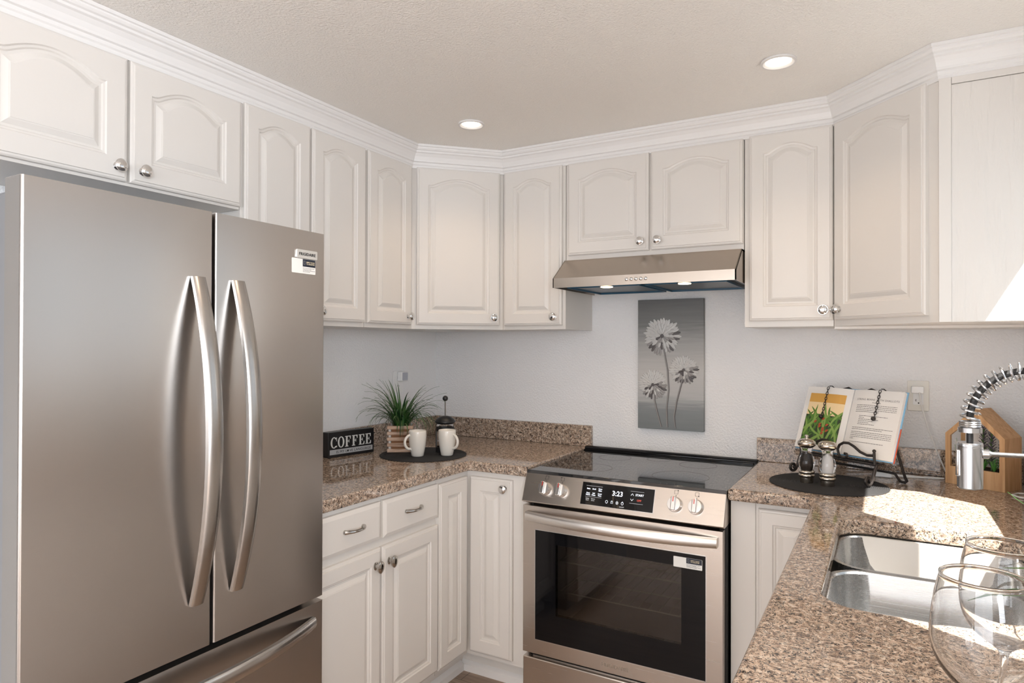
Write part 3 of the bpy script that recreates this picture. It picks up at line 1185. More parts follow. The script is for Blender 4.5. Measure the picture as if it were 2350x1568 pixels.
# carcass with a real oven cavity
mb = MB()
mb.box(0.004, 0.02, -0.622, -0.03, 0.03, 0.888).box(RW - 0.02, RW - 0.004, -0.622, -0.03, 0.03, 0.888)
mb.box(0.02, RW - 0.02, -0.05, -0.03, 0.03, 0.888).box(0.02, RW - 0.02, -0.6, -0.05, 0.03, 0.19)
mb.box(0.02, RW - 0.02, -0.6, -0.05, 0.80, 0.888)
obj('carcass', mb, 'black_matte', rg)
mb = MB()
cx0, cx1, cz0, cz1, cy0, cy1 = 0.10, RW - 0.10, 0.27, 0.74, -0.615, -0.12
mb.box(cx0 - 0.01, cx0, cy0, cy1, cz0, cz1).box(cx1, cx1 + 0.01, cy0, cy1, cz0, cz1).box(cx0, cx1, cy1, cy1 + 0.01, cz0, cz1)
mb.box(cx0, cx1, cy0, cy1, cz0 - 0.01, cz0).box(cx0, cx1, cy0, cy1, cz1, cz1 + 0.01)
obj('oven_cavity', mb, 'oven_enamel', rg)


def rack(z):
    mb = MB()
    for x in (cx0 + 0.01, cx1 - 0.01):
        mb.tube([(x, cy0 + 0.04, z), (x, cy1 - 0.02, z)], 0.0032, 6)
    for y in (cy0 + 0.04, cy0 + 0.2, cy1 - 0.02):
        mb.tube([(cx0 + 0.01, y, z), (cx1 - 0.01, y, z)], 0.003, 6)
    for i in range(14):
        x = cx0 + 0.03 + i * (cx1 - cx0 - 0.06) / 13
        mb.tube([(x, cy0 + 0.04, z + 0.005), (x, cy1 - 0.02, z + 0.005)], 0.0018, 5)
    return mb


obj('oven_rack', rack(0.545), 'rack_wire', rg)
obj('oven_rack', rack(0.425), 'rack_wire', rg)
# cooktop
ck = obj('cooktop', MB().box(-0.004, RW + 0.008, -0.636, -0.055, 0.893, 0.906), 'cooktop_glass', rg, bevel=0.002)
for (x, y, r) in ((0.20, -0.47, 0.085), (0.56, -0.47, 0.105), (0.20, -0.20, 0.07), (0.56, -0.20, 0.075), (0.38, -0.15, 0.05)):
    mb = MB().lathe([(r, 0.9062), (r, 0.9064), (r - 0.0012, 0.9064), (r - 0.0012, 0.9062)], x, y, 0, 48, close=False)
    obj('burner_ring', mb, 'ink_grey', ck)
mb = MB().prism([(-0.056, 0.900), (-0.056, 0.914), (-0.048, 0.921), (-0.028, 0.922), (-0.028, 0.900)], -0.006, RW + 0.010, 'x')
mb.box(0.0, RW, -0.080, -0.056, 0.906, 0.911)
obj('rear_vent_trim', mb, 'black_glass', rg, bevel=0.001)
# control panel (sloped)
PT = (-0.632, 0.902)
PB = (-0.676, 0.790)
mb = MB().prism([PT, (-0.56, 0.902), (-0.56, 0.784), (-0.664, 0.784), PB], -0.006, RW + 0.006, 'x')
cp = obj('control_panel', mb, 'steel_range', rg, bevel=0.003)
sl = math.atan2(PT[0] - PB[0], PT[1] - PB[1])       # slope from vertical


def on_panel(x, s):
    """point on the sloped panel: s from 0 (bottom) to 1 (top)"""
    return Vector((x, PB[0] + (PT[0] - PB[0]) * s, PB[1] + (PT[1] - PB[1]) * s))


def panel_obj(name, mb, mat, x, s, parent, **kw):
    o = obj(name, mb, mat, parent, **kw)
    o.location = on_panel(x, s)
    o.rotation_euler = (-sl, 0, 0)
    return o


dp = panel_obj('display', MB().prism(rrect(-0.138, 0.138, -0.041, 0.041, 0.002), -0.0018, 0, 'y'), 'black_glass', 0.378, 0.49, cp, label='black touch display')
# bezel line
mb = MB()
mb.box(-0.1395, 0.1395, -0.0012, 0, 0.041, 0.0424).box(-0.1395, 0.1395, -0.0012, 0, -0.0424, -0.041).box(-0.1400, -0.138, -0.0012, 0, -0.0424, 0.0424).box(0.138, 0.14, -0.0012, 0, -0.0424, 0.0424)
obj('bezel', mb, 'chrome', dp)
for s, x, z, sz in (('Bake', -0.112, 0.018, 0.0070), ('Broil', -0.090, 0.018, 0.0070), ('Conv\nBake', -0.066, 0.017, 0.0066), ('Keep\nWarm', -0.112, -0.001, 0.0066),
                    ('Self\nClean', -0.090, -0.001, 0.0066), ('Cook\nTime', -0.066, -0.001, 0.0066), ('START', 0.085, 0.014, 0.0105), ('3:23', 0.002, 0.010, 0.0245)):
    obj('lettering', text_mesh(s, sz, 0.0001, bold=0.00012 if sz < 0.02 else 0.0003).xf(Matrix.Translation((x, -0.0022, z))), 'display_white', dp)
for s, x, z, sz in (('Delay\nStart', -0.112, -0.021, 0.0060), ('Warm\nZone', -0.090, -0.021, 0.0060), ('ON/OFF', 0.023, -0.035, 0.005)):
    obj('lettering', text_mesh(s, sz, 0.0001).xf(Matrix.Translation((x, -0.0022, z))), 'display_dim', dp)
for x0, x1, z in ((-0.122, -0.058, 0.0285), (-0.122, -0.058, -0.0115), (0.050, 0.100, 0.026), (0.050, 0.100, -0.017)):
    obj('rule_line', MB().box(x0, x1, -0.0022, -0.0018, z, z + 0.0006), 'display_dim', dp)
obj('up_arrow', MB().tube([(0.053, -0.0022, 0.011), (0.058, -0.0022, 0.018), (0.063, -0.0022, 0.011)], 0.0007, 5), 'display_white', dp)
obj('down_arrow', MB().tube([(0.053, -0.0022, -0.001), (0.058, -0.0022, -0.008), (0.063, -0.0022, -0.001)], 0.0007, 5), 'display_white', dp)
for nm, x in (('bulb_icon', -0.036), ('lock_icon', -0.016), ('timer_icon', 0.004), ('power_icon', 0.024)):
    tx = MB()
    if nm == 'lock_icon':
        tx.tube([(x - 0.0035, -0.0022, -0.026), (x + 0.0035, -0.0022, -0.026), (x + 0.0035, -0.0022, -0.0205), (x - 0.0035, -0.0022, -0.0205)], 0.0005, 5, closed=True)
        tx.tube([(x - 0.0025, -0.0022, -0.0205), (x - 0.002, -0.0022, -0.0165), (x + 0.002, -0.0022, -0.0165), (x + 0.0025, -0.0022, -0.0205)], 0.0005, 5)
    else:
        tx.tube([(x + 0.0042 * math.cos(t), -0.0022, -0.022 + 0.0050 * math.sin(t)) for t in [2 * PI * i / 12 for i in range(12)]], 0.0005, 5, closed=True)
        a_ = {'bulb_icon': [(x, -0.0022, -0.0285), (x, -0.0022, -0.0268)], 'timer_icon': [(x - 0.002, -0.0022, -0.024), (x + 0.002, -0.0022, -0.020)],
              'power_icon': [(x, -0.0022, -0.020), (x, -0.0022, -0.0145)]}[nm]
        tx.tube(a_, 0.0006, 5)
    obj(nm, tx, 'display_white', dp)
obj('off_lettering', text_mesh('OFF', 0.0095, 0.0001).xf(Matrix.Translation((0.085, -0.0022, -0.005))), 'display_red', dp)
# four burner knobs
for kx, dotx, dotz in ((0.088, -1, -1), (0.155, -1, 1), (0.592, 1, 1), (0.664, 1, -1)):
    kb = MB().lathe([(0.0265, 0.0), (0.0265, 0.003), (0.0245, 0.006), (0.024, 0.018), (0.0225, 0.0215), (0.0001, 0.0225)], n=32, axis='y')
    k_ = panel_obj('burner_knob', kb, 'knob_steel', kx, 0.47, cp)
    grip = MB().prism([(-0.0085, -0.0235), (0.0085, -0.0235), (0.0085, 0.0235), (-0.0085, 0.0235)], -0.034, -0.018, 'y')
    obj('grip', grip, 'knob_steel', k_, bevel=0.003)
    obj('red_mark', MB().box(-0.0014, 0.0014, -0.0345, -0.0338, 0.006, 0.022), 'red_mark', k_)
    ic = MB()
    for q in ((-0.0065, -0.0058, 0.037, 0.050), (0.0058, 0.0065, 0.037, 0.050)):
        ic.box(q[0], q[1], -0.0006, 0, q[2], q[3])
    ic.box(-0.0065, 0.0065, -0.0006, 0, 0.0493, 0.050).box(-0.0065, 0.0065, -0.0006, 0, 0.037, 0.0377)
    ic.lathe([(0.0018, 0), (0.0018, 0.0008)], dotx * 0.0062, 0, 0.0435 + dotz * 0.0062, 10, axis='y')
    ic.box(-0.0007, 0.0007, -0.0006, 0, 0.0285, 0.033)
    ic.xf(Matrix.Translation((0, -0.0002, 0)))
    panel_obj('burner_icon', ic, 'ink_black', kx, 0.47, cp)
# door
DZ0, DZ1 = 0.208, 0.775
wx0, wx1, wz0_, wz1_ = 0.052, 0.702, 0.263, 0.686
mb = MB()
for x0, x1, z0, z1 in ((0, wx0, DZ0, DZ1), (wx1, RW, DZ0, DZ1), (wx0, wx1, DZ0, wz0_), (wx0, wx1, wz1_, DZ1)):
    mb.box(x0, x1, DY, DY + 0.045, z0, z1)
od = obj('oven_door', mb, 'steel_range', rg)
ix0, ix1, iz0, iz1 = 0.140, 0.618, 0.368, 0.638
mb = MB()
for x0, x1, z0, z1 in ((wx0, ix0, wz0_, wz1_), (ix1, wx1, wz0_, wz1_), (ix0, ix1, wz0_, iz0), (ix0, ix1, iz1, wz1_)):
    mb.box(x0, x1, DY + 0.001, DY + 0.02, z0, z1)
obj('glass_border', mb, 'black_glass', od)
obj('window_glass', MB().box(ix0, ix1, DY + 0.001, DY + 0.004, iz0, iz1), 'oven_window_glass', od)
mb = MB()
for a in ((wx0 - 0.0015, wx0 + 0.0015, wz0_, wz1_), (wx1 - 0.0015, wx1 + 0.0015, wz0_, wz1_), (wx0, wx1, wz0_ - 0.0015, wz0_ + 0.0015), (wx0, wx1, wz1_ - 0.0015, wz1_ + 0.0015)):
    mb.box(a[0], a[1], DY - 0.0008, DY + 0.001, a[2], a[3])
obj('window_trim', mb, 'knob_steel', od)
hb = bow_handle(0.0, -0.362, 0.362, out=0.040, w=0.038, t0=0.016)
hb.v = [(z + RW / 2, y + FX + DY, x + 0.737) for x, y, z in hb.v]
obj('handle', hb, 'steel_handle_x', od)
obj('lettering', text_mesh('FRIGIDAIRE', 0.018, 0.0003, space=1.15).xf(Matrix.Translation((RW / 2 + 0.0, DY - 0.0003, 0.234))), 'emboss_steel', od)
register_label(od, 0.640, DY + 0.001, 0.652, 0.098, 0.036)
# drawer
mb = MB().box(0, RW, DY, DY + 0.04, 0.045, 0.190)
obj('storage_drawer', mb, 'steel_range', rg, bevel=0.004)
obj('drawer_rail', MB().tube([(0.03, DY + 0.035, 0.199), (RW - 0.03, DY + 0.035, 0.199)], 0.005, 8), 'knob_steel', rg)
obj('side_strip', MB().box(RW - 0.001, RW + 0.004, DY + 0.045, -0.06, 0.03, 0.885), 'black_matte', rg)

# ------------------------------------------------------------------ range hood
hx0, hx1 = 0.930, 1.669
hd = thing('range_hood', 'slim stainless steel range hood mounted beneath the short cabinet', 'range hood', (hx0, 0, 1.60))
HW = hx1 - hx0
prof = [(-0.004, 0.045), (-0.44, 0.041), (-0.452, 0.037), (-0.452, 0.076), (-0.335, 0.1645), (-0.004, 0.1645)]
# shell: open beneath
mb = MB()
th = 0.006
outer = [(-0.004, 0.036), (-0.004, 0.1645), (-0.335, 0.1645), (-0.452, 0.076), (-0.452, 0.037)]
mb.prism([(-0.335, 0.1645), (-0.452, 0.076), (-0.452, 0.037), (-0.444, 0.037), (-0.444, 0.074), (-0.332, 0.158), (-0.004, 0.158), (-0.004, 0.1645)], 0, HW, 'x')
for x in (0, HW - 0.004):
    mb.prism(outer[::-1], x, x + 0.004, 'x')
obj('shell', mb, 'steel_hood', hd)
mb = MB()
obj('underside', MB().box(0.004, HW - 0.004, -0.444, -0.008, 0.050, 0.054), 'filter_mesh', hd)
for i, x0 in enumerate((0.045, HW / 2 + 0.012)):
    x1 = x0 + HW / 2 - 0.055
    f_ = obj('grease_filter', MB().box(x0, x1, -0.405, -0.03, 0.044, 0.0495), 'filter_mesh', hd)
    e_ = MB()
    e_.box(x0, x1, -0.405, -0.400, 0.036, 0.044).box(x0, x1, -0.035, -0.030, 0.036, 0.044).box(x0, x0 + 0.004, -0.40, -0.035, 0.036, 0.044).box(x1 - 0.004, x1, -0.40, -0.035, 0.036, 0.044)
    obj('filter_edge', e_, 'blue_film', f_)
for x in (0.222, 0.540):
    lm = obj('hood_lamp', MB().lathe([(0.030, 0.0), (0.030, 0.010)], x, -0.425 + 0.02, 0.036, 24), 'chrome', hd)
    obj('bulb', MB().lathe([(0.024, 0.0), (0.024, 0.002)], x, -0.405, 0.0335, 24), 'hood_lamp_glow', lm)
for i in range(5):
    b_ = MB().lathe([(0.0072, 0), (0.0072, 0.002), (0.0055, 0.003), (0.0052, 0.006), (0.003, 0.0068), (0.0001, 0.007)], 0.323 + 0.0195 * i, -0.452, 0.058, 16, axis='y')
    obj('push_button', b_, 'chrome', hd)

# ------------------------------------------------------------------ recessed ceiling lights, and added fill lamps
cl = None
spots = [(0.697, -0.722, 'recessed ceiling light above the left corner cabinet'), (1.851, -0.741, 'recessed ceiling light nearer the right, bigger in view'),
         (1.40, -2.05, ''), (1.85, -3.3, ''), (0.9, -4.2, ''), (2.4, -4.6, '')]  # unlabelled entries: made-up lamps out of view, added as warm fill
for i, (x, y, lab) in enumerate(spots):
    if not lab:
        break
    if cl is None:
        t = cl = thing('recessed_light', lab, 'ceiling light', (x, y, CZ), 0, 'round recessed ceiling lights')
        mb = MB().lathe([(0.052, -0.0005), (0.054, -0.007), (0.046, -0.008), (0.040, -0.004), (0.036, 0.0)], n=40, close=False)
        obj('trim_ring', mb, 'trim_white', t)
        obj('lens', MB().lathe([(0.0335, -0.0040), (0.0335, -0.0010)], n=32), 'lamp_glow', t)
    else:
        t = copy_tree(cl)
        t.location = (x, y, CZ)
        t['label'] = lab
for x, y, lab in spots:
    light('can_and_fill_lamp', 'SPOT', (x, y, CZ - 0.012), (x, y, 0), 11 if lab else 30, WARM, spot_size=R(120 if lab else 150), spot_blend=1.0, shadow_soft_size=0.04)
for x in (hx0 + 0.222, hx0 + 0.540):
    light('hood_lamp_light', 'SPOT', (x, -0.405, 1.630), (x, -0.35, 0.9), 2.2, WARM, spot_size=R(120), spot_blend=0.8, shadow_soft_size=0.02)

# ------------------------------------------------------------------ painting
px0, px1, pz0, pz1 = 1.155, 1.453, 1.020, 1.605
pa = thing('canvas_painting', 'tall narrow grey canvas with three silvery dandelion blooms on the wall', 'painting', ((px0 + px1) / 2, 0, pz0))
PWd, PHt = px1 - px0, pz1 - pz0
obj('canvas', MB().box(-PWd / 2, PWd / 2, -0.022, -0.001, 0, PHt), 'canvas_paint', pa, bevel=0.0015)


def bloom(cx, cz, r, seed):
    rnd = random.Random(seed)
    lt, md, dk = MB(), MB(), MB()
    n = 34
    for ring, (rr, cnt) in enumerate(((1.0, 34), (0.70, 24), (0.42, 14))):
        for i in range(cnt):
            a = 2 * PI * (i + rnd.uniform(-.2, .2)) / cnt
            ro = r * rr * rnd.uniform(0.88, 1.04)
            rin = r * 0.10
            y = -0.0225 - 0.0012 * ring
            wv = r * 0.085 * (1.0 if ring == 0 else 0.8)
            d = Vector((math.cos(a), 0, math.sin(a)))
            s = Vector((-d.z, 0, d.x))
            c0 = Vector((cx, y, cz))
            pts = [c0 + d * (rin + (ro - rin) * k / 6) for k in range(7)]
            wd = [wv * q for q in (0.25, 0.5, 0.8, 1.05, 1.15, 1.0, 0.35)]
            lower = (math.sin(a - R(20)) < -0.05)
            tgt = md if lower and rnd.random() < 0.6 else lt
            if lower and rnd.random() < 0.22:
                tgt = dk
            tgt.ribbon([p + Vector((0, -0.0008, 0)) for p in pts], [w * 2 for w in wd], s, 0.0014)
            if rnd.random() < 0.8:
                dk.ribbon([p + s * wd[j] * 1.05 + Vector((0, -0.0006, 0)) for j, p in enumerate(pts)], [0.0011] * 7, s, 0.0005)
    dk.lathe([(r * 0.11, 0.0225), (r * 0.09, 0.0265), (0.0001, 0.027)], cx, 0, cz, 12, axis='y')
    return lt, md, dk


for cx, cz, r, sd, stem in ((-0.036, 0.420, 0.086, 1, [(-0.034, 0.385), (-0.024, 0.335), (-0.012, 0.27), (-0.006, 0.18), (-0.016, 0.09), (-0.012, 0.012)]),
                            (0.062, 0.270, 0.066, 2, [(0.060, 0.245), (0.050, 0.205), (0.030, 0.13), (0.018, 0.06), (0.024, 0.008)]),
                            (-0.078, 0.200, 0.068, 3, [(-0.073, 0.19), (-0.071, 0.13), (-0.060, 0.08), (-0.040, 0.012)])):
    l_, m_b, d_ = bloom(cx, cz, r, sd)
    fl = obj('bloom', l_, 'petal_light', pa)
    obj('shaded_petals', m_b, 'petal_mid', fl)
    obj('petal_outline', d_, 'petal_dark', fl)
    st = MB()
    st.tube([(x, -0.0225, z) for x, z in stem], 0.0035, 6)
    so = obj('stem', st, 'petal_mid', pa)
    st = MB()
    st.tube([(x + 0.003, -0.0235, z) for x, z in stem], 0.0016, 5)
    obj('stem_outline', st, 'petal_dark', so)


# ------------------------------------------------------------------ outlets
def outlet(name, label, loc, rz, gfci):
    t = thing(name, label, 'outlet', loc, rz)
    pm = 'plate_almond' if gfci else 'white_plastic'
    obj('plate', MB().prism(rrect(-0.035, 0.035, -0.057, 0.057, 0.004), -0.006, -0.001, 'y'), pm, t, bevel=0.0015)
    if gfci:
        f_ = obj('receptacle', MB().prism(rrect(-0.0165, 0.0165, -0.033, 0.033, 0.002), -0.0085, -0.006, 'y'), 'white_plastic', t)
        h_ = MB()
        h_.box(-0.008, -0.0065, -0.009, -0.0085, -0.022, -0.012).box(0.005, 0.0065, -0.009, -0.0085, -0.021, -0.012).box(-0.0105, -0.0065, -0.009, -0.0085, -0.0178, -0.0162)
        h_.lathe([(0.0026, 0.0085), (0.0026, 0.009)], 0.001, 0, -0.027, 12, axis='y')
        obj('slots', h_, 'dark_gap', f_)
        obj('test_button', MB().box(-0.006, 0.006, -0.0095, -0.0085, -0.005, 0.000).box(-0.006, 0.006, -0.0095, -0.0085, 0.002, 0.007), 'white_plastic', f_)
    else:
        for z in (-0.020, 0.020):
            f_ = obj('receptacle', MB().prism(rrect(-0.015, 0.015, z - 0.014, z + 0.014, 0.008), -0.0075, -0.006, 'y'), pm, t)
            h_ = MB().box(-0.007, -0.0055, -0.008, -0.0075, z - 0.003, z + 0.006).box(0.0055, 0.007, -0.008, -0.0075, z - 0.002, z + 0.005)
            h_.lathe([(0.0022, 0.0075), (0.0022, 0.008)], 0, 0, z - 0.008, 10, axis='y')
            obj('slots', h_, 'dark_gap', f_)
    return t


outlet('wall_outlet', 'white wall outlet behind the grass planter on the left wall', (0, -0.330, 1.209), R(90), False)
t = tag(obj('plug_in_light', MB().prism(rrect(-0.027, 0.027, -0.022, 0.026, 0.006), -0.036, -0.0082, 'y'), 'white_plastic', loc=(0, -0.312, 1.236), rz=R(90), bevel=0.003),
        'small square white plug-in unit with grey face in the left outlet', 'night light')
obj('grey_face', MB().prism(rrect(-0.021, 0.021, -0.018, 0.022, 0.004), -0.0368, -0.0362, 'y'), 'plug_grey', t)
outlet('wall_outlet', 'almond wall outlet on the back wall right of the cookbook', (2.249, 0, 1.209), 0, True)
pl = thing('phone_charger', 'white plug with long white cord in the right outlet, running down behind the planter', 'charger', (2.246, -0.0095, 1.232))
obj('plug', MB().prism(rrect(-0.020, 0.020, -0.012, 0.014, 0.003), -0.026, 0, 'y'), 'white_plastic', pl, bevel=0.002)
cp_ = []
for i in range(21):
    t_ = i / 20
    cp_.append((0.006 + 0.085 * t_ ** 1.6, -0.030 - 0.012 * math.sin(PI * t_) - 0.00 * t_, -0.008 - 0.295 * t_ ** 1.1))
cp_ += [(0.115, -0.0195, -0.3145), (0.17, -0.0192, -0.3148)]
obj('cord', MB().tube(cp_, 0.0026, 8), 'cord_white', pl)
# second cord with block on the worktop
cd = thing('charging_block', 'small white charging block and flat cord lying behind the book stand', 'charger', (2.135, -0.13, CT + 0.0005))
obj('block', MB().box(-0.028, 0.028, -0.025, 0.02, 0, 0.020), 'white_plastic', cd, bevel=0.004)
obj('cord', MB().tube([(0.026, 0.0, 0.006), (0.05, 0.012, 0.005), (0.09, 0.022, 0.0035), (0.13, 0.030, 0.0035), (0.19, 0.045, 0.0035)], [0.0045, 0.0045, 0.005, 0.0028, 0.0025], 8), 'cord_white', cd)
cd = thing('coiled_cord', 'loose loop of white cord on the worktop right of the wooden planter', 'cord', (2.56, -0.36, CT + 0.003))
cd.location = (2.515, -0.30, CT + 0.003)
obj('loop', MB().tube([(0.03, 0.06, 0.0), (0.0, 0.05, 0.001), (-0.02, 0.01, 0.002), (-0.005, -0.02, 0.001), (0.03, -0.025, 0.0)], 0.0028, 8), 'cord_white', cd)


# ------------------------------------------------------------------ placemats
def placemat(label, x, y):
    mb = MB()
    prof = [(0.0001, 0.0003), (0.189, 0.0003), (0.190, 0.0018)]
    n = 34
    for i in range(n):
        r0 = 0.189 - 0.189 * i / n
        prof += [(r0 - 0.0006, 0.0040), (r0 - 0.0036, 0.0040), (r0 - 0.0048, 0.0026)]
    prof += [(0.0001, 0.004)]
    mb.lathe([(max(0.0001, a), b) for a, b in prof], n=72)
    return tag(obj('placemat', mb, 'placemat_black', loc=(x, y, CT), angle=20), label, 'placemat', 'round black placemats')


placemat('round black ribbed placemat under the white mugs and french press', 0.376, -0.606)
placemat('round black ribbed placemat under the salt and pepper grinders', 1.965, -0.388)
ZM = CT + 0.0042


# ------------------------------------------------------------------ coffee sign
def serif_letter(ch, w, h):
    mb = MB()
    D0, D1 = -0.0012, 0.0

    def bx(x0, x1, z0, z1):
        mb.box(x0 * w, x1 * w, D0, D1, z0 * h, z1 * h)
    if ch in 'OC':
        n = 40
        a0, a1 = (0, 360) if ch == 'O' else (42, 318)
        v, f = [], []
        for i in range(n + 1):
            a = R(a0 + (a1 - a0) * i / n)
            for (rx, rz) in ((0.50, 0.52), (0.27, 0.445)):
                xx, zz = (0.5 + rx * math.cos(a)) * w, (0.5 + rz * math.sin(a)) * h
                v += [(xx, D0, zz), (xx, D1, zz)]
        for i in range(n):
            q = i * 4
            f += [(q, q + 4, q + 6, q + 2), (q + 1, q + 3, q + 7, q + 5), (q, q + 1, q + 5, q + 4), (q + 2, q + 6, q + 7, q + 3)]
        if ch == 'C':
            f += [(0, 2, 3, 1), (n * 4, n * 4 + 1, n * 4 + 3, n * 4 + 2)]
        mb.add(v, f)
        if ch == 'C':
            bx(0.84, 0.92, 0.62, 0.98)
            bx(0.87, 0.95, 0.06, 0.22)
    else:
        bx(0.17, 0.42, 0, 1)
        bx(0.04, 0.55, 0, 0.07)
        bx(0.04, 0.92, 0.93, 1)
        mb.prism([(0.84 * w, 0.70 * h), (0.92 * w, 0.70 * h), (0.92 * w, 0.95 * h), (0.72 * w, 0.95 * h)], D0, D1, 'y')
        bx(0.35, 0.68, 0.47, 0.54)
        bx(0.62, 0.69, 0.36, 0.65)
        if ch == 'E':
            bx(0.04, 0.92, 0, 0.07)
            mb.prism([(0.74 * w, 0.05 * h), (0.96 * w, 0.05 * h), (0.96 * w, 0.32 * h), (0.88 * w, 0.32 * h)], D0, D1, 'y')
    return mb


sgA, sgB = Vector((0.089, -0.889)), Vector((0.132, -0.652))
sang = math.atan2(sgB.y - sgA.y, sgB.x - sgA.x)
sg = thing('coffee_sign', 'black box sign reading COFFEE IS MY LOVE LANGUAGE in white', 'sign', (sgA.x, sgA.y, CT + 0.0005), sang)
SW, SH = 0.241, 0.108
obj('block', MB().box(0, SW, 0, 0.038, 0, SH), 'sign_black', sg, bevel=0.0012)
mb = MB()
for i, ch in enumerate('COFFEE'):
    lw = 0.036
    l_ = serif_letter(ch, lw * 0.92, 0.046)
    l_.xf(Matrix.Translation((0.012 + i * lw, -0.0002, 0.040)))
    mb.add_raw(l_)
obj('lettering', mb, 'sign_white', sg)
bd = obj('band', MB().box(0.008, 0.233, -0.0007, 0, 0.012, 0.033), 'sign_grey', sg)
tl = text_mesh('IS MY L', 0.0160, 0.0003, 'LEFT', 1.10).xf(Matrix.Translation((0.040, -0.0012, 0.0215)))
tl.add_raw(text_mesh('VE LANGUAGE', 0.0160, 0.0003, 'LEFT', 1.10).xf(Matrix.Translation((0.1085, -0.0012, 0.0215))))
hp = []
for i in range(24):
    t_ = 2 * PI * i / 24
    hp.append((0.1000 + 0.00034 * 16 * math.sin(t_) ** 3, 0.0222 + 0.00036 * (13 * math.cos(t_) - 5 * math.cos(2 * t_) - 2 * math.cos(3 * t_) - math.cos(4 * t_))))
tl.prism(hp, -0.0015, -0.0008, 'y')
obj('lettering', tl, 'ink_black', bd)


# ------------------------------------------------------------------ mugs
def mug(label, x, y, ang):
    t = thing('mug', label, 'mug', (x, y, ZM), ang, 'cream mugs on the left placemat')
    prof_o = [(0.0001, 0.0), (0.024, 0.0), (0.0265, 0.002), (0.030, 0.020), (0.0355, 0.050), (0.0385, 0.080), (0.0385, 0.105), (0.0378, 0.109), (0.0365, 0.110), (0.0352, 0.109),
              (0.0352, 0.080), (0.032, 0.050), (0.026, 0.018), (0.020, 0.008), (0.0001, 0.007)]
    b = obj('body', MB().lathe(prof_o, n=44), 'ceramic_cream', t, angle=60)
    hp_ = []
    for i in range(19):
        a = R(100 - 200 * i / 18)
        hp_.append((0.033 + 0.028 * max(0.0, math.cos(a)) + (0.0 if abs(a) < PI / 2 else 0.002) - (0.006 if i > 15 else 0), 0, 0.058 + 0.030 * math.sin(a) + 0.004))
    hp_[0] = (0.034, 0, 0.091)
    hp_[-1] = (0.029, 0, 0.026)
    obj('handle', MB().tube(hp_, [0.0058] * 19, 10), 'ceramic_cream', t, angle=80)
    return t


vd = lambda x, y: math.atan2(CAMP['y'] - y, CAMP['x'] - x)
mug('cream mug in front of the slatted grass planter, handle to the left', 0.387, -0.662, vd(0.387, -0.662) - R(62))
mug('cream mug in front of the french press, handle to the right', 0.484, -0.580, vd(0.484, -0.580) + R(48))


# ------------------------------------------------------------------ grass planter
def grass(n, h0, h1, seed, w0, frame, avoid, mats=('leaf_green', 'leaf_dark', 'leaf_olive')):
    """arching blades; frame maps to the world so that blades keep clear of the wall and of the things around"""
    rnd = random.Random(seed)
    sets = [MB() for _ in mats]
    made = 0
    while made < n:
        a = rnd.uniform(0, 2 * PI)
        rr = rnd.uniform(0, 0.030)
        L = rnd.uniform(h0, h1)
        lean = rnd.uniform(0.1, 1.0) ** 0.6 * 1.45
        dr = rnd.uniform(0.5, 1.5)
        dx, dy = math.cos(a), math.sin(a)
        pts = []
        m = 11
        ang, hor, z = lean * 0.45, rr, 0.0
        for k in range(m):
            pts.append((dx * hor, dy * hor, z))
            hor += L / (m - 1) * math.sin(ang)
            z += L / (m - 1) * math.cos(ang)
            ang += lean * dr * 0.20 * (0.4 + 1.4 * k / m)
        wp = [frame @ Vector(p) for p in pts]
        if any(p.x < 0.012 or p.z < CT + 0.035 for p in wp):
            continue
        if any((p.x - ax) ** 2 + (p.y - ay) ** 2 < ar * ar and p.z < az for p in wp for ax, ay, ar, az in avoid):
            continue
        w = w0 * rnd.uniform(0.7, 1.25)
        wd = [w * q for q in (0.8, 0.95, 1, 1, 0.97, 0.9, 0.8, 0.66, 0.5, 0.3, 0.06)]
        sets[rnd.choice([0, 0, 0, 1, 2]) % len(mats)].ribbon(pts, wd, (-dy, dx, 0), 0.0005)
        made += 1
    return list(zip(mats, sets))


cr_ang = math.atan2(0.57, 0.82)
cr = thing('grass_planter', 'square slatted wooden crate holding tall dark green artificial grass', 'potted plant', (0.228, -0.578, ZM), cr_ang)
cw, chh = 0.052, 0.122
for s in range(5):
    z0 = s * 0.0255
    mb = MB()
    mb.box(-cw - 0.005, cw + 0.005, -cw - 0.005, -cw + 0.001, z0, z0 + 0.015).box(-cw - 0.005, cw + 0.005, cw - 0.001, cw + 0.005, z0, z0 + 0.015)
    mb.box(-cw - 0.005, -cw + 0.001, -cw + 0.001, cw - 0.001, z0, z0 + 0.015).box(cw - 0.001, cw + 0.005, -cw + 0.001, cw - 0.001, z0, z0 + 0.015)
    obj('slat', mb, 'slat_wood', cr, bevel=0.0008)
for sx in (-1, 1):
    for sy in (-1, 1):
        obj('corner_post', MB().box(sx * (cw - 0.006) - 0.005, sx * (cw - 0.006) + 0.005, sy * (cw - 0.006) - 0.005, sy * (cw - 0.006) + 0.005, 0.0, 0.117), 'whitewash', cr)
obj('inner_box', MB().box(-cw + 0.012, cw - 0.012, -cw + 0.012, cw - 0.012, 0.004, 0.104), 'wood_inside', cr)
gfr = Matrix.Translation(cr.location + Vector((0, 0, 0.10))) @ Matrix.Rotation(cr_ang, 4, 'Z')
for m_n, mb in grass(170, 0.12, 0.265, 11, 0.0064, gfr, ((0.387, -0.662, 0.055, 1.04), (0.484, -0.580, 0.055, 1.04), (0.424, -0.510, 0.052, 1.10), (0.120, -0.760, 0.13, 1.035))):
    mb.xf(Matrix.Translation((0, 0, 0.10)))
    g = obj('grass_blades', mb, m_n, cr)
    g['kind'] = 'stuff'

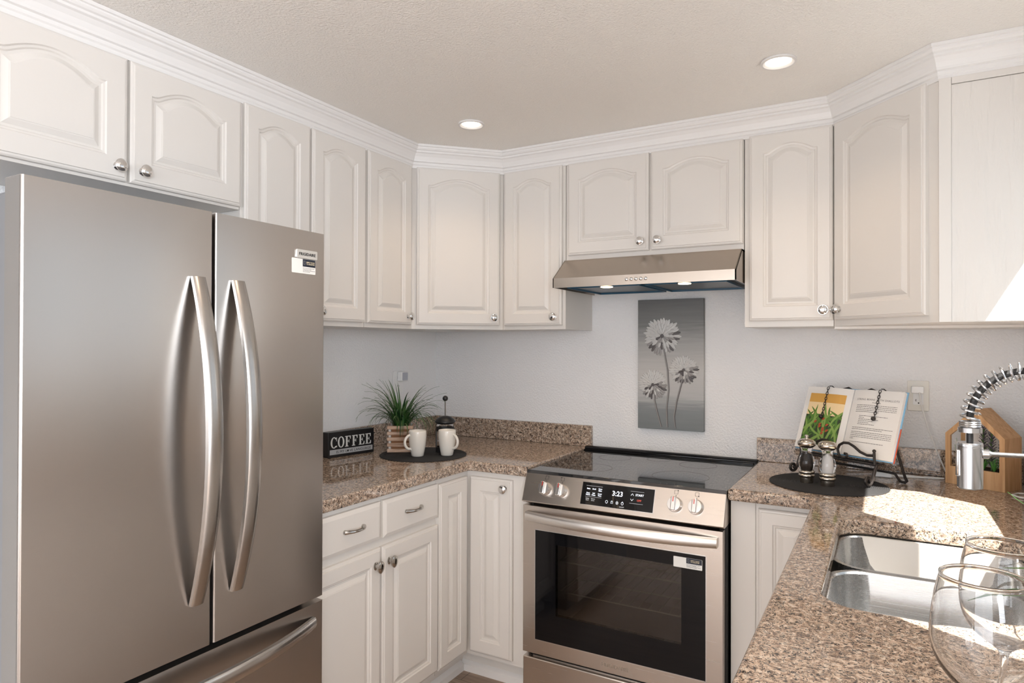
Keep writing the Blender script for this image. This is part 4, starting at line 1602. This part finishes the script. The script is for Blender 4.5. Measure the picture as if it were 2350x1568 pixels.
# ------------------------------------------------------------------ french press
fp = thing('french_press', 'glass french press coffee maker with black frame and domed lid', 'coffee press', (0.424, -0.510, ZM))
obj('beaker', MB().lathe([(0.036, 0.010), (0.038, 0.012), (0.038, 0.128), (0.0395, 0.132), (0.0372, 0.132), (0.0362, 0.127), (0.0362, 0.014), (0.0001, 0.013), (0.0001, 0.010)], n=40, close=False), 'clear_glass', fp, angle=40)
mb = MB().lathe([(0.0395, 0.094), (0.0405, 0.095), (0.0405, 0.113), (0.0395, 0.114), (0.0385, 0.113), (0.0385, 0.095)], n=40, close=False)
mb.lathe([(0.036, 0.0), (0.0415, 0.001), (0.0415, 0.024), (0.0385, 0.025), (0.0385, 0.012), (0.036, 0.009)], n=40)
for a in (0, 90, 180, 270):
    a = R(a + 20)
    mb.tube([(0.0405 * math.cos(a), 0.0405 * math.sin(a), z) for z in (0.015, 0.05, 0.1)], 0.0035, 6)
obj('holder', mb, 'black_plastic', fp)
mb = MB().lathe([(0.0375, 0.126), (0.0465, 0.134), (0.046, 0.138), (0.040, 0.147), (0.027, 0.156), (0.012, 0.161), (0.0001, 0.162)], n=40)
obj('lid', mb, 'black_plastic', fp)
obj('plunger_rod', MB().tube([(0, 0, 0.05), (0, 0, 0.232)], 0.0022, 8), 'chrome', fp)
obj('knob', MB().sphere((0, 0, 0.239), 0.0125, 20), 'black_plastic', fp)
obj('filter_disc', MB().lathe([(0.0355, 0.045), (0.0355, 0.050), (0.0001, 0.054)], n=32), 'chrome', fp)
ha = vd(0.424, -0.510) + R(185)
hx, hy = math.cos(ha), math.sin(ha)
obj('handle', MB().tube([(hx * r_, hy * r_, z) for r_, z in ((0.041, 0.108), (0.055, 0.110), (0.064, 0.100), (0.065, 0.07), (0.062, 0.035), (0.052, 0.020), (0.041, 0.018))], 0.0055, 8), 'black_plastic', fp)


# ------------------------------------------------------------------ salt and pepper grinders
def grinder(name, label, x, y, fill, finial):
    t = thing(name, label, 'grinder', (x, y, ZM), 0, 'acrylic grinders with silver caps')
    obj('base', MB().lathe([(0.0215, 0.0), (0.022, 0.002), (0.022, 0.018), (0.0245, 0.020), (0.0262, 0.024), (0.0262, 0.028), (0.0235, 0.031), (0.0245, 0.033), (0.0262, 0.036), (0.0262, 0.040), (0.0225, 0.044), (0.0001, 0.044)], n=36), 'aged_silver', t, angle=50)
    obj('clear_body', MB().lathe([(0.0205, 0.0442), (0.0235, 0.050), (0.0262, 0.062), (0.0265, 0.072), (0.0235, 0.086), (0.0185, 0.098), (0.0168, 0.108), (0.0178, 0.116), (0.0200, 0.120), (0.0195, 0.1225),
                                  (0.0001, 0.1225)], n=36), 'acrylic', t, angle=45)
    if fill == 'pepper':
        obj('peppercorns', MB().lathe([(0.0001, 0.0445), (0.0130, 0.046), (0.0150, 0.060), (0.0140, 0.085), (0.0105, 0.100), (0.0001, 0.106)], n=24, close=False), 'pepper', t)
    else:
        obj('salt', MB().lathe([(0.0001, 0.0445), (0.0125, 0.046), (0.0130, 0.060), (0.0125, 0.085), (0.0105, 0.098), (0.0001, 0.112)], n=24, close=False), 'salt', t)
    cap = [(0.0165, 0.1228), (0.0215, 0.1240), (0.0285, 0.1300), (0.0305, 0.1370), (0.0290, 0.1440), (0.0220, 0.1500), (0.0120, 0.1530)]
    cap += [(0.0060, 0.1540), (0.0050, 0.157), (0.0068, 0.160), (0.0066, 0.164), (0.0035, 0.167), (0.0001, 0.1675)] if finial else [(0.0070, 0.1535), (0.0001, 0.1540)]
    obj('cap', MB().lathe(cap, n=36), 'aged_silver', t, angle=50)
    return t


grinder('pepper_grinder', 'clear pepper grinder with dark peppercorns and a silver cap with finial', 1.900, -0.408, 'pepper', True)
grinder('salt_grinder', 'clear salt grinder with white salt and plain rounded silver cap', 1.968, -0.436, 'salt', False)

# ------------------------------------------------------------------ cookbook and stand
bu = Vector((0.843, -0.537, 0)).normalized()
bb = Vector((0.537, 0.843, 0)).normalized()
TILT = R(20)
bvv = bb * math.sin(TILT) + Vector((0, 0, 1)) * math.cos(TILT)
bn = bu.cross(bvv).normalized()         # points away from or towards the viewer
if bn.y > 0:
    bn = -bn
BL = Vector((1.836, -0.156, 1.000))
BR_ = Vector((2.166, -0.366, 1.000))
bc = (BL + BR_) / 2
MBK = Matrix((bu, -bn, bvv)).transposed().to_4x4()     # local x right, local -y towards viewer, z up the page
MBK = Matrix.Translation(bc) @ MBK


def bobj(name, mb, mat, parent=None, label=None, bevel=0):
    """object in the tilted frame of the book"""
    o = obj(name, mb, mat, parent, label=label, bevel=bevel)
    return o


bk = thing('cookbook', 'open cookbook showing a green bean photo and a recipe page', 'book')
bk.matrix_world = MBK
BWd, BHt = 0.192, 0.252


def page_block(side, n=16):
    """half of the open book: pages bulge near the spine; x from spine outwards"""
    top, bot = [], []
    for i in range(n + 1):
        t_ = i / n
        x = side * (0.002 + (BWd - 0.004) * t_)
        y = -0.006 - 0.015 * math.sin(min(1.0, t_ * 2.2) * PI / 2) * (1 - 0.45 * t_)
        top.append((x, y))
    return top


for side, lab in ((-1, 'page block with the food photo'), (1, 'page block with the printed recipe')):
    tp = page_block(side)
    poly = tp + [(side * (BWd - 0.002), -0.0012), (side * 0.001, -0.0012)]
    if side == 1:
        poly = poly[::-1]
    mb = MB().prism(poly, 0.004, BHt - 0.004)
    mb.s = [True] * len(mb.s)
    bobj('page_block', mb, 'paper', bk, label=lab)
mb = MB().box(-BWd - 0.003, BWd + 0.003, -0.001, 0.0015, 0, BHt)
bobj('cover', mb, 'cover_blue', bk, bevel=0.0006)
bobj('cover_edge', MB().box(BWd + 0.0005, BWd + 0.0034, -0.0014, 0.0019, 0, BHt * 0.48), 'cover_red', bk)


def py(x):
    s = abs(x)
    t_ = max(0.0, (s - 0.002) / (BWd - 0.004))
    return -0.006 - 0.015 * math.sin(min(1.0, t_ * 2.2) * PI / 2) * (1 - 0.45 * t_)


def flat_strip(mb, pts, w, lift):
    """thin printed shape following the page"""
    n = len(pts)
    v, f = [], []
    for i, (x, z) in enumerate(pts):
        a = Vector(pts[min(i + 1, n - 1)]) - Vector(pts[max(i - 1, 0)])
        a.normalize()
        s = Vector((-a.y, a.x)) * w[i] * 0.5
        for q in (-1, 1):
            X, Z = x + s.x * q, z + s.y * q
            X = min(max(X, PX0), PX1)
            Z = min(max(Z, PZ0), PZ1)
            v += [(X, py(X) - lift, Z)]
    for i in range(n - 1):
        f.append((i * 2, i * 2 + 1, i * 2 + 3, i * 2 + 2))
    mb.add(v, f)


PX0, PX1, PZ0, PZ1 = -BWd + 0.022, -0.022, 0.022, BHt - 0.030


def photo_rect(z0, z1, lift, mat, name):
    mb = MB()
    n = 12
    v, f = [], []
    for i in range(n + 1):
        x = PX0 + (PX1 - PX0) * i / n
        v += [(x, py(x) - lift, z0), (x, py(x) - lift, z1)]
    for i in range(n):
        f.append((i * 2, i * 2 + 1, i * 2 + 3, i * 2 + 2))
    mb.add(v, f)
    return mb


PSH = PZ0 + 0.115
ph = bobj('food_photo', photo_rect(PZ0, PZ1, 0.0006, None, ''), 'print_cream', bk, label='printed photo of green beans')
bobj('photo_top', photo_rect(PZ1 - 0.035, PZ1, 0.0008, None, ''), 'print_mustard', ph)
mb = MB()
rnd = random.Random(5)
v = []
mb = photo_rect(PZ0, PSH, 0.0009, None, '')
bobj('photo_shadows', mb, 'print_dark', ph)
for mi, (mat, cnt) in enumerate((('print_green_c', 16), ('print_green_a', 26), ('print_green_b', 16))):
    mb = MB()
    for i in range(cnt):
        cx = rnd.uniform(PX0 + 0.01, PX1 - 0.01)
        cz = PZ0 + rnd.uniform(0.005, 0.12)
        a = rnd.gauss(R(80), R(45))
        L = rnd.uniform(0.05, 0.11)
        cv = rnd.uniform(-0.5, 0.5)
        pts = []
        for k in range(9):
            t_ = -0.5 + k / 8
            aa = a + cv * t_
            pts.append((cx + math.cos(aa) * L * t_, cz + math.sin(aa) * L * t_))
        flat_strip(mb, pts, [0.001, 0.005, 0.0075, 0.008, 0.008, 0.008, 0.007, 0.005, 0.001], 0.0010 + mi * 0.0003 + i * 0.000004)
    bobj('printed_beans', mb, mat, ph)
mb = MB()
for i in range(9):
    cx = (PX0 + PX1) / 2 + rnd.gauss(0.008, 0.018)
    cz = PZ0 + 0.07 + rnd.gauss(0, 0.022)
    flat_strip(mb, [(cx, cz), (cx + 0.004, cz + 0.006), (cx + 0.010, cz + 0.008)], [0.004, 0.009, 0.003], 0.0022)
bobj('printed_nuts', mb, 'print_red', ph)
PX0, PX1, PZ0, PZ1 = 0.01, BWd - 0.01, 0.01, BHt - 0.01
tt = text_mesh('STRING BEANS WITH SHALLOTS', 0.0098, 0.0, 'CENTER', 1.12)
tt.v = [(x + 0.100, py(x + 0.100) - 0.0006, z + BHt - 0.040) for x, y, z in tt.v]
bobj('title_lettering', tt, 'ink_grey', bk)
mb = MB()
rnd = random.Random(8)
rows = [(0.093, 0.099, 0.014)]
zz = BHt - 0.055


def textline(z, x0, x1):
    x = x0
    while x < x1 - 0.003:
        l = min(rnd.uniform(0.003, 0.010), x1 - x)
        flat_strip(mb, [(x, z), (x + l, z)], [0.0017, 0.0017], 0.0006)
        x += l + 0.0014


textline(zz + 0.004, 0.085, 0.115)
for k in range(5):
    textline(zz - 0.006 - k * 0.0062, 0.026, 0.176 if k < 4 else 0.115)
for k in range(6):
    textline(zz - 0.046 - k * 0.0062, 0.045, (0.15, 0.066, 0.12, 0.10, 0.09, 0.11)[k])
for k in range(2):
    textline(zz - 0.090 - k * 0.0062, 0.026, 0.176 if k < 1 else 0.14)
for k in range(5):
    textline(zz - 0.106 - k * 0.0062, 0.026, 0.176 if k < 4 else 0.04)
textline(zz - 0.143, 0.026, 0.155)
bobj('body_print', mb, 'ink_grey', bk)

# stand: built in a level frame with the same heading
STW = 0.35
stO = Vector((bc.x, bc.y, CT + 0.0002))
MST = Matrix.Translation(stO) @ Matrix((bu, bb, Vector((0, 0, 1)))).transposed().to_4x4()
st = thing('book_stand', 'black wrought iron scrollwork cookbook stand with hanging chain weights', 'book stand')
st.matrix_world = MST
ledge = 1.000 - CT - 0.008      # tray height above the worktop
hwid = 0.150
mb = MB()
mb.box(-hwid, hwid, -0.030, -0.024, ledge - 0.006, ledge).box(-hwid, hwid, 0.012, 0.018, ledge - 0.006, ledge)
for x in (-hwid, hwid - 0.006):
    mb.box(x, x + 0.006, -0.024, 0.012, ledge - 0.006, ledge)
obj('ledge', mb, 'wrought_iron', st)
IR = 0.0048
for s in (-1, 1):
    mb = MB()
    # scrolled front foot dropping from the ledge end and curling forward on the surface
    pts = [(s * hwid, -0.024, ledge - 0.004), (s * hwid, -0.034, ledge - 0.020), (s * hwid, -0.040, 0.045), (s * hwid, -0.046, 0.024)]
    cyy, czz, rr = -0.070, 0.0275, 0.0180
    for k in range(22):
        a = R(0 - 20 * k)
        r2 = rr - 0.0006 * k
        pts.append((s * hwid, cyy + r2 * math.cos(a) * 1.15, czz + r2 * math.sin(a)))
    mb.tube(pts, IR * 1.15, 8)
    obj('scroll_foot', mb, 'wrought_iron', st)
    # front retaining scroll on the ledge
    mb = MB()
    pts = [(s * (hwid - 0.004), -0.030, ledge), (s * (hwid - 0.004), -0.032, ledge + 0.040)]
    mb.tube(pts, IR, 8)
    mb.sphere((s * (hwid - 0.004), -0.032, ledge + 0.046), 0.0062, 12)
    crv = [(hwid - 0.006, 0.030), (hwid - 0.030, 0.028), (hwid - 0.055, 0.036), (hwid - 0.078, 0.052), (hwid - 0.098, 0.061), (hwid - 0.118, 0.060), (hwid - 0.134, 0.050), (hwid - 0.141, 0.034), (hwid - 0.137, 0.016),
           (hwid - 0.125, 0.006), (hwid - 0.111, 0.006), (hwid - 0.104, 0.014), (hwid - 0.107, 0.022), (hwid - 0.115, 0.022)]
    mb.tube([(s * x, -0.032, ledge + z) for x, z in crv], IR, 8)
    obj('front_scroll', mb, 'wrought_iron', st)
# back frame following the book's tilt, and rear leg
Ls = 0.262
mb = MB()


def bp(x, l, off=0.006):
    return (x, 0.012 + math.sin(TILT) * l + off, ledge + math.cos(TILT) * l)


mb.tube([bp(-0.085, 0), bp(-0.085, Ls - 0.03), bp(-0.07, Ls - 0.008), bp(-0.045, Ls), bp(-0.02, Ls - 0.012)], IR, 8)
mb.tube([bp(0.085, 0), bp(0.085, Ls - 0.03), bp(0.07, Ls - 0.008), bp(0.045, Ls), bp(0.02, Ls - 0.012)], IR, 8)
mb.tube([bp(-0.085, 0.12), bp(0.085, 0.12)], IR, 8)
obj('back_frame', mb, 'wrought_iron', st)
mb = MB()
hz = 0.20
rear_y = 0.135
for s in (-1, 1):
    x1 = 0.168
    mb.tube([bp(s * 0.10, hz, 0.012), (s * 0.158, rear_y - 0.012, 0.022), (s * 0.160, rear_y - 0.004, 0.008), (s * 0.158, rear_y - 0.012, 0.0042), (s * 0.148, rear_y - 0.024, 0.008), (s * 0.140, rear_y - 0.04, 0.034), (s * 0.12, rear_y - 0.045, 0.037)], IR, 8)
mb.tube([(-0.12, rear_y - 0.045, 0.037), (0.12, rear_y - 0.045, 0.037)], IR, 8)
mb.tube([bp(-0.10, hz, 0.012), bp(0.10, hz, 0.012)], IR, 8)
obj('rear_leg', mb, 'wrought_iron', st)


# chains hanging over the page
def chain(x, L, n):
    mb = MB()
    for i in range(n):
        l = 0.252 - 0.004 - (i + 0.5) * L / n
        c0 = Vector((x, 0, l))
        y0 = py(x) - 0.0045
        lp = []
        for k in range(10):
            a = 2 * PI * k / 10
            if i % 2 == 0:
                lp.append((x + 0.0045 * math.cos(a), y0, l + L / n * 0.66 * math.sin(a)))
            else:
                lp.append((x + 0.0015 * math.cos(a), y0 - 0.003 * math.cos(a), l + L / n * 0.66 * math.sin(a)))
        mb.tube(lp, 0.0012, 6, closed=True)
    mb.sphere((x, py(x) - 0.0085, 0.252 - 0.004 - L - 0.006), 0.0080, 16)
    mb.tube([(x, -0.016, 0.254), (x, -0.004, 0.258), (x + 0.004, 0.006, 0.254)], 0.0018, 6)
    return mb


MR = MST.inverted() @ MBK
for x, L, n in ((-0.098, 0.112, 11), (0.106, 0.100, 10)):
    ch = chain(x, L, n)
    ch.xf(MR)
    obj('chain_weight', ch, 'wrought_iron', st)

# ------------------------------------------------------------------ house-shaped terrarium
pA, pB = Vector((2.325, -0.144)), Vector((2.482, -0.244))
pang = math.atan2(pB.y - pA.y, pB.x - pA.x)
hs = thing('house_terrarium', 'house-shaped wooden terrarium with artificial succulents inside', 'terrarium', (pA.x, pA.y, CT + 0.0005), pang)
HWd, HD = 0.186, 0.108
ev, ap = 0.176, 0.268
fw_ = 0.016
outer = [(0, 0), (HWd, 0), (HWd, ev), (HWd / 2, ap), (0, ev)]
inner = [(fw_, 0.062), (HWd - fw_, 0.062), (HWd - fw_, ev - 0.006), (HWd / 2, ap - 0.024), (fw_, ev - 0.006)]
for y0, y1, nm in ((0.0, 0.010, 'front_frame'), (HD - 0.010, HD, 'rear_frame')):
    n = 5
    v = [(x, y0, z) for x, z in outer] + [(x, y0, z) for x, z in inner] + [(x, y1, z) for x, z in outer] + [(x, y1, z) for x, z in inner]
    f = []
    for i in range(5):
        j = (i + 1) % 5
        f += [(i, j, 5 + j, 5 + i), (10 + j, 10 + i, 15 + i, 15 + j), (5 + i, 5 + j, 15 + j, 15 + i), (j, i, 10 + i, 10 + j)]
    mb = MB()
    mb.add(v, f)
    obj(nm, mb, 'planter_wood', hs)
mb = MB().box(0.0005, 0.010, 0.010, HD - 0.010, 0, 0.062).box(HWd - 0.010, HWd - 0.0005, 0.010, HD - 0.010, 0, ev).box(0.010, HWd - 0.010, 0.010, HD - 0.010, 0, 0.010)
obj('side_walls', mb, 'planter_wood', hs)
mb = MB()
mb.prism([(HWd / 2, ap - 0.010), (HWd, ev - 0.010), (HWd, ev), (HWd / 2, ap)], 0.010, HD - 0.010, 'y')
obj('roof', mb, 'planter_wood', hs)
obj('back_panel', MB().prism([(x, z) for x, z in inner], HD - 0.012, HD - 0.0105, 'y'), 'whitewash', hs)
obj('soil', MB().box(0.010, HWd - 0.010, 0.012, HD - 0.012, 0.010, 0.060), 'soil', hs)
gr = random.Random(3)
mb, mb2, mb3 = MB(), MB(), MB()
for (cx, cy, hgt, kind) in ((0.038, 0.040, 0.11, 0), (0.070, 0.060, 0.09, 0), (0.125, 0.045, 0.14, 1), (0.150, 0.065, 0.10, 1), (0.140, 0.030, 0.055, 0), (0.105, 0.035, 0.06, 0), (0.085, 0.075, 0.15, 1), (0.055, 0.030, 0.05, 0)):
    if kind == 0:
        for k in range(12):
            a = 2 * PI * k / 12 + gr.uniform(-.3, .3)
            ln = gr.uniform(0.2, 0.7)
            L = hgt * gr.uniform(0.6, 1)
            pts = []
            for q in range(6):
                t_ = q / 5
                h_ = L * math.sin(ln) * t_
                X = min(max(cx + math.cos(a) * h_, 0.018), HWd - 0.018)
                Y = min(max(cy + math.sin(a) * h_, 0.014), HD - 0.02)
                pts.append((X, Y, 0.058 + L * math.cos(ln) * t_))
            mb.ribbon(pts, [0.006, 0.0055, 0.005, 0.004, 0.002, 0.0004], (-math.sin(a), math.cos(a), 0), 0.0006)
    else:
        mb3.tube([(cx, cy, 0.058), (cx, cy, 0.058 + hgt * 0.9)], 0.002, 5)
        for k in range(60):
            a = k * 2.4
            zc = 0.075 + hgt * 0.88 * k / 60
            rr = 0.020 * (1 - 0.5 * k / 60)
            if ap - abs(cx - HWd / 2) / (HWd / 2) * (ap - ev) < zc + 0.03:
                continue
            P0 = Vector((cx, cy, zc - 0.006))
            P2 = Vector((min(max(cx + rr * math.cos(a), 0.018), HWd - 0.018), min(max(cy + rr * math.sin(a), 0.018), HD - 0.02), zc + 0.006))
            (mb2 if k % 4 else mb3).ribbon([P0, P0.lerp(P2, 0.5) + Vector((0, 0, 0.001)), P2], [0.003, 0.0075, 0.001], (-math.sin(a), math.cos(a), 0), 0.0012)
obj('spiky_leaves', mb, 'leaf_bright', hs)['kind'] = 'stuff'
obj('purple_buds', mb2, 'succulent_purple', hs)['kind'] = 'stuff'
obj('flower_stem', mb3, 'leaf_olive', hs)

# ------------------------------------------------------------------ faucet
FXB, FYB = 2.505, -1.185
fc = thing('faucet', 'brushed steel pull-down faucet with coiled spring neck over the sink', 'faucet', (FXB, FYB, CT + 0.0005))
hx_ = 2.299 - FXB
mb = MB().lathe([(0.027, 0), (0.027, 0.006), (0.022, 0.010), (0.0195, 0.012), (0.0195, 0.20), (0.0175, 0.205), (0.0001, 0.205)], n=32)
obj('column', mb, 'faucet_steel', fc)
obj('lever', MB().tube([(0, -0.018, 0.07), (0, -0.045, 0.075), (0, -0.09, 0.105)], [0.009, 0.007, 0.005], 10), 'faucet_steel', fc)
arcp = []
zt = 0.205
r_x = abs(hx_) / 2
z_s = 1.236 - CT
for i in range(41):
    t_ = i / 40
    if t_ < 0.2:
        arcp.append(Vector((0, 0, zt + (z_s + 0.0 - zt) * t_ / 0.2)))
    else:
        a = PI * (t_ - 0.2) / 0.8
        arcp.append(Vector((-r_x + r_x * math.cos(a), 0, z_s + 0.108 * math.sin(a))))
obj('hose', MB().tube(arcp, 0.0072, 10), 'black_matte', fc)
# helix round the hose
def helix(path, r, turns, rw):
    m = len(path)
    pts = []
    total = turns * 16
    for j in range(total + 1):
        u = j / total * (m - 1)
        i = min(int(u), m - 2)
        fq = u - i
        p = path[i].lerp(path[i + 1], fq)
        t = (path[min(i + 2, m - 1)] - path[max(i - 1, 0)]).normalized()
        a = t.cross(Vector((0, 1, 0))).normalized()
        b = Vector((0, 1, 0))
        w = 2 * PI * j / 16
        pts.append(p + (a * math.cos(w) + b * math.sin(w)) * r)
    return MB().tube(pts, rw, 6)


obj('spring', helix(arcp, 0.0175, 29, 0.0025), 'faucet_steel', fc)
mb = MB().lathe([(0.0190, 0.293), (0.0225, 0.294), (0.0225, 0.304), (0.0190, 0.305)], hx_, 0, 0, 32)
for k in range(3):
    mb.tube([(hx_ + 0.0185 * math.cos(2 * PI * q / 20), 0.0185 * math.sin(2 * PI * q / 20), 0.308 + 0.0042 * k) for q in range(20)], 0.0022, 6, closed=True)
obj('spring_collar', mb, 'faucet_steel', fc)
obj('hose_end', MB().lathe([(0.0065, 0.273), (0.0065, 0.296)], hx_, 0, 0, 16), 'black_plastic', fc)
z0h = 1.086 - CT
mb = MB().lathe([(0.0001, z0h), (0.0225, z0h), (0.0238, z0h + 0.002), (0.0242, z0h + 0.090), (0.0236, z0h + 0.0905), (0.0236, z0h + 0.0915), (0.0242, z0h + 0.092), (0.0242, z0h + 0.097), (0.0230, z0h + 0.100), (0.0001, z0h + 0.1015)], hx_, 0, 0, 40)
sp = obj('spray_head', mb, 'faucet_steel', fc, angle=30)
mb = MB().box(-0.004, 0.004, -0.0035, 0.0035, 0, 0.058)
mb.xf(Matrix.Translation((hx_ - 0.0225, -0.010, z0h + 0.026)) @ Matrix.Rotation(R(30), 4, 'Z'))
obj('spray_button', mb, 'chrome', sp, bevel=0.002)
mb = MB().tube([(hx_ + 0.020, 0, z0h + 0.076), (hx_ + 0.0335, 0, z0h + 0.0765), (hx_ + 0.034, 0, z0h + 0.0765), (hx_ + 0.040, 0, z0h + 0.077), (0.0, 0, z0h + 0.080)], [0.010, 0.010, 0.0085, 0.0050, 0.0050], 16)
obj('docking_arm', mb, 'faucet_steel', fc)


# ------------------------------------------------------------------ wine glasses
def wine_glass(label, x, y):
    t = thing('wine_glass', label, 'wine glass', (x, y, CT + 0.0005), 0, 'wine glasses on the near worktop')
    po = [(0.0001, 0.0), (0.036, 0.0), (0.038, 0.0015), (0.036, 0.003), (0.012, 0.006), (0.005, 0.012), (0.0038, 0.030), (0.0038, 0.110), (0.0060, 0.128), (0.0140, 0.137), (0.0280, 0.148), (0.0400, 0.165),
          (0.0455, 0.185), (0.0452, 0.205), (0.0415, 0.232), (0.0372, 0.2515)]
    pi_ = [(0.0360, 0.2515), (0.0404, 0.232), (0.0441, 0.205), (0.0444, 0.185), (0.0388, 0.1665), (0.0268, 0.1505), (0.0130, 0.1400), (0.0001, 0.137)]
    mb = MB().lathe(po[:3] + smooth_prof(po[2:])[1:] + [(0.0376, 0.2525), (0.0375, 0.2537), (0.0366, 0.2543), (0.0358, 0.2537), (0.0357, 0.2525)] + smooth_prof(pi_), n=64, close=False)
    obj('bowl_and_stem', mb, 'clear_glass', t, angle=180)
    return t


wine_glass('clear stemmed wine glass beside the sink, the farther of the two', 2.256, -1.991)
wine_glass('clear stemmed wine glass at the bottom right corner, nearest the camera', 2.221, -2.130)

# ------------------------------------------------------------------ plant at the right, blades reach into view
pt = thing('spider_plant', 'green plant with long arching blades reaching over the wine glasses', 'potted plant', (2.435, -1.93, CT + 0.0005))
obj('pot', MB().lathe([(0.0001, 0), (0.040, 0), (0.050, 0.085), (0.052, 0.090), (0.046, 0.090), (0.044, 0.078), (0.0001, 0.078)], n=32), 'ceramic_pot', pt)
mb = MB()


def blade(pts, w, side=(0, 0.5, 1)):
    P_ = [Vector(p) - Vector((2.435, -1.93, CT + 0.0005)) for p in pts]
    Q = []
    for i in range(len(P_) - 1):
        for k in range(4):
            Q.append(P_[i].lerp(P_[i + 1], k / 4))
    Q.append(P_[-1])
    n = len(Q)
    # smooth twice
    for _ in range(2):
        Q = [Q[0]] + [(Q[i - 1] + Q[i] * 2 + Q[i + 1]) / 4 for i in range(1, n - 1)] + [Q[-1]]
    b = MB()
    b.ribbon(Q, [max(0.0006, w * math.sin(PI * min(1, (n - 1 - i + 0.2) / (n * 0.7)) / 2)) for i in range(n)], side, 0.0008)
    obj('leaf_blade', b, rnd.choice(['leaf_green', 'leaf_olive']), pt)


root = (2.435, -1.93, 0.99)
blade([root, (2.40, -1.99, 1.10), (2.33, -2.05, 1.140), (2.284, -2.06, 1.140), (2.246, -2.06, 1.137), (2.214, -2.06, 1.120)], 0.010)
blade([root, (2.39, -2.00, 1.12), (2.32, -2.055, 1.166), (2.284, -2.06, 1.166), (2.245, -2.06, 1.160)], 0.007)
blade([root, (2.37, -2.02, 1.09), (2.30, -2.06, 1.122), (2.265, -2.06, 1.110)], 0.006)
blade([root, (2.44, -1.90, 1.16), (2.46, -1.86, 1.26), (2.47, -1.78, 1.30)], 0.010)
blade([root, (2.47, -1.96, 1.12), (2.50, -2.0, 1.20), (2.51, -2.08, 1.20)], 0.010)
blade([root, (2.45, -1.85, 1.10), (2.46, -1.6, 1.16), (2.46, -1.2, 1.10), (2.435, -0.95, 1.01), (2.405, -0.88, 1.032)], 0.009)
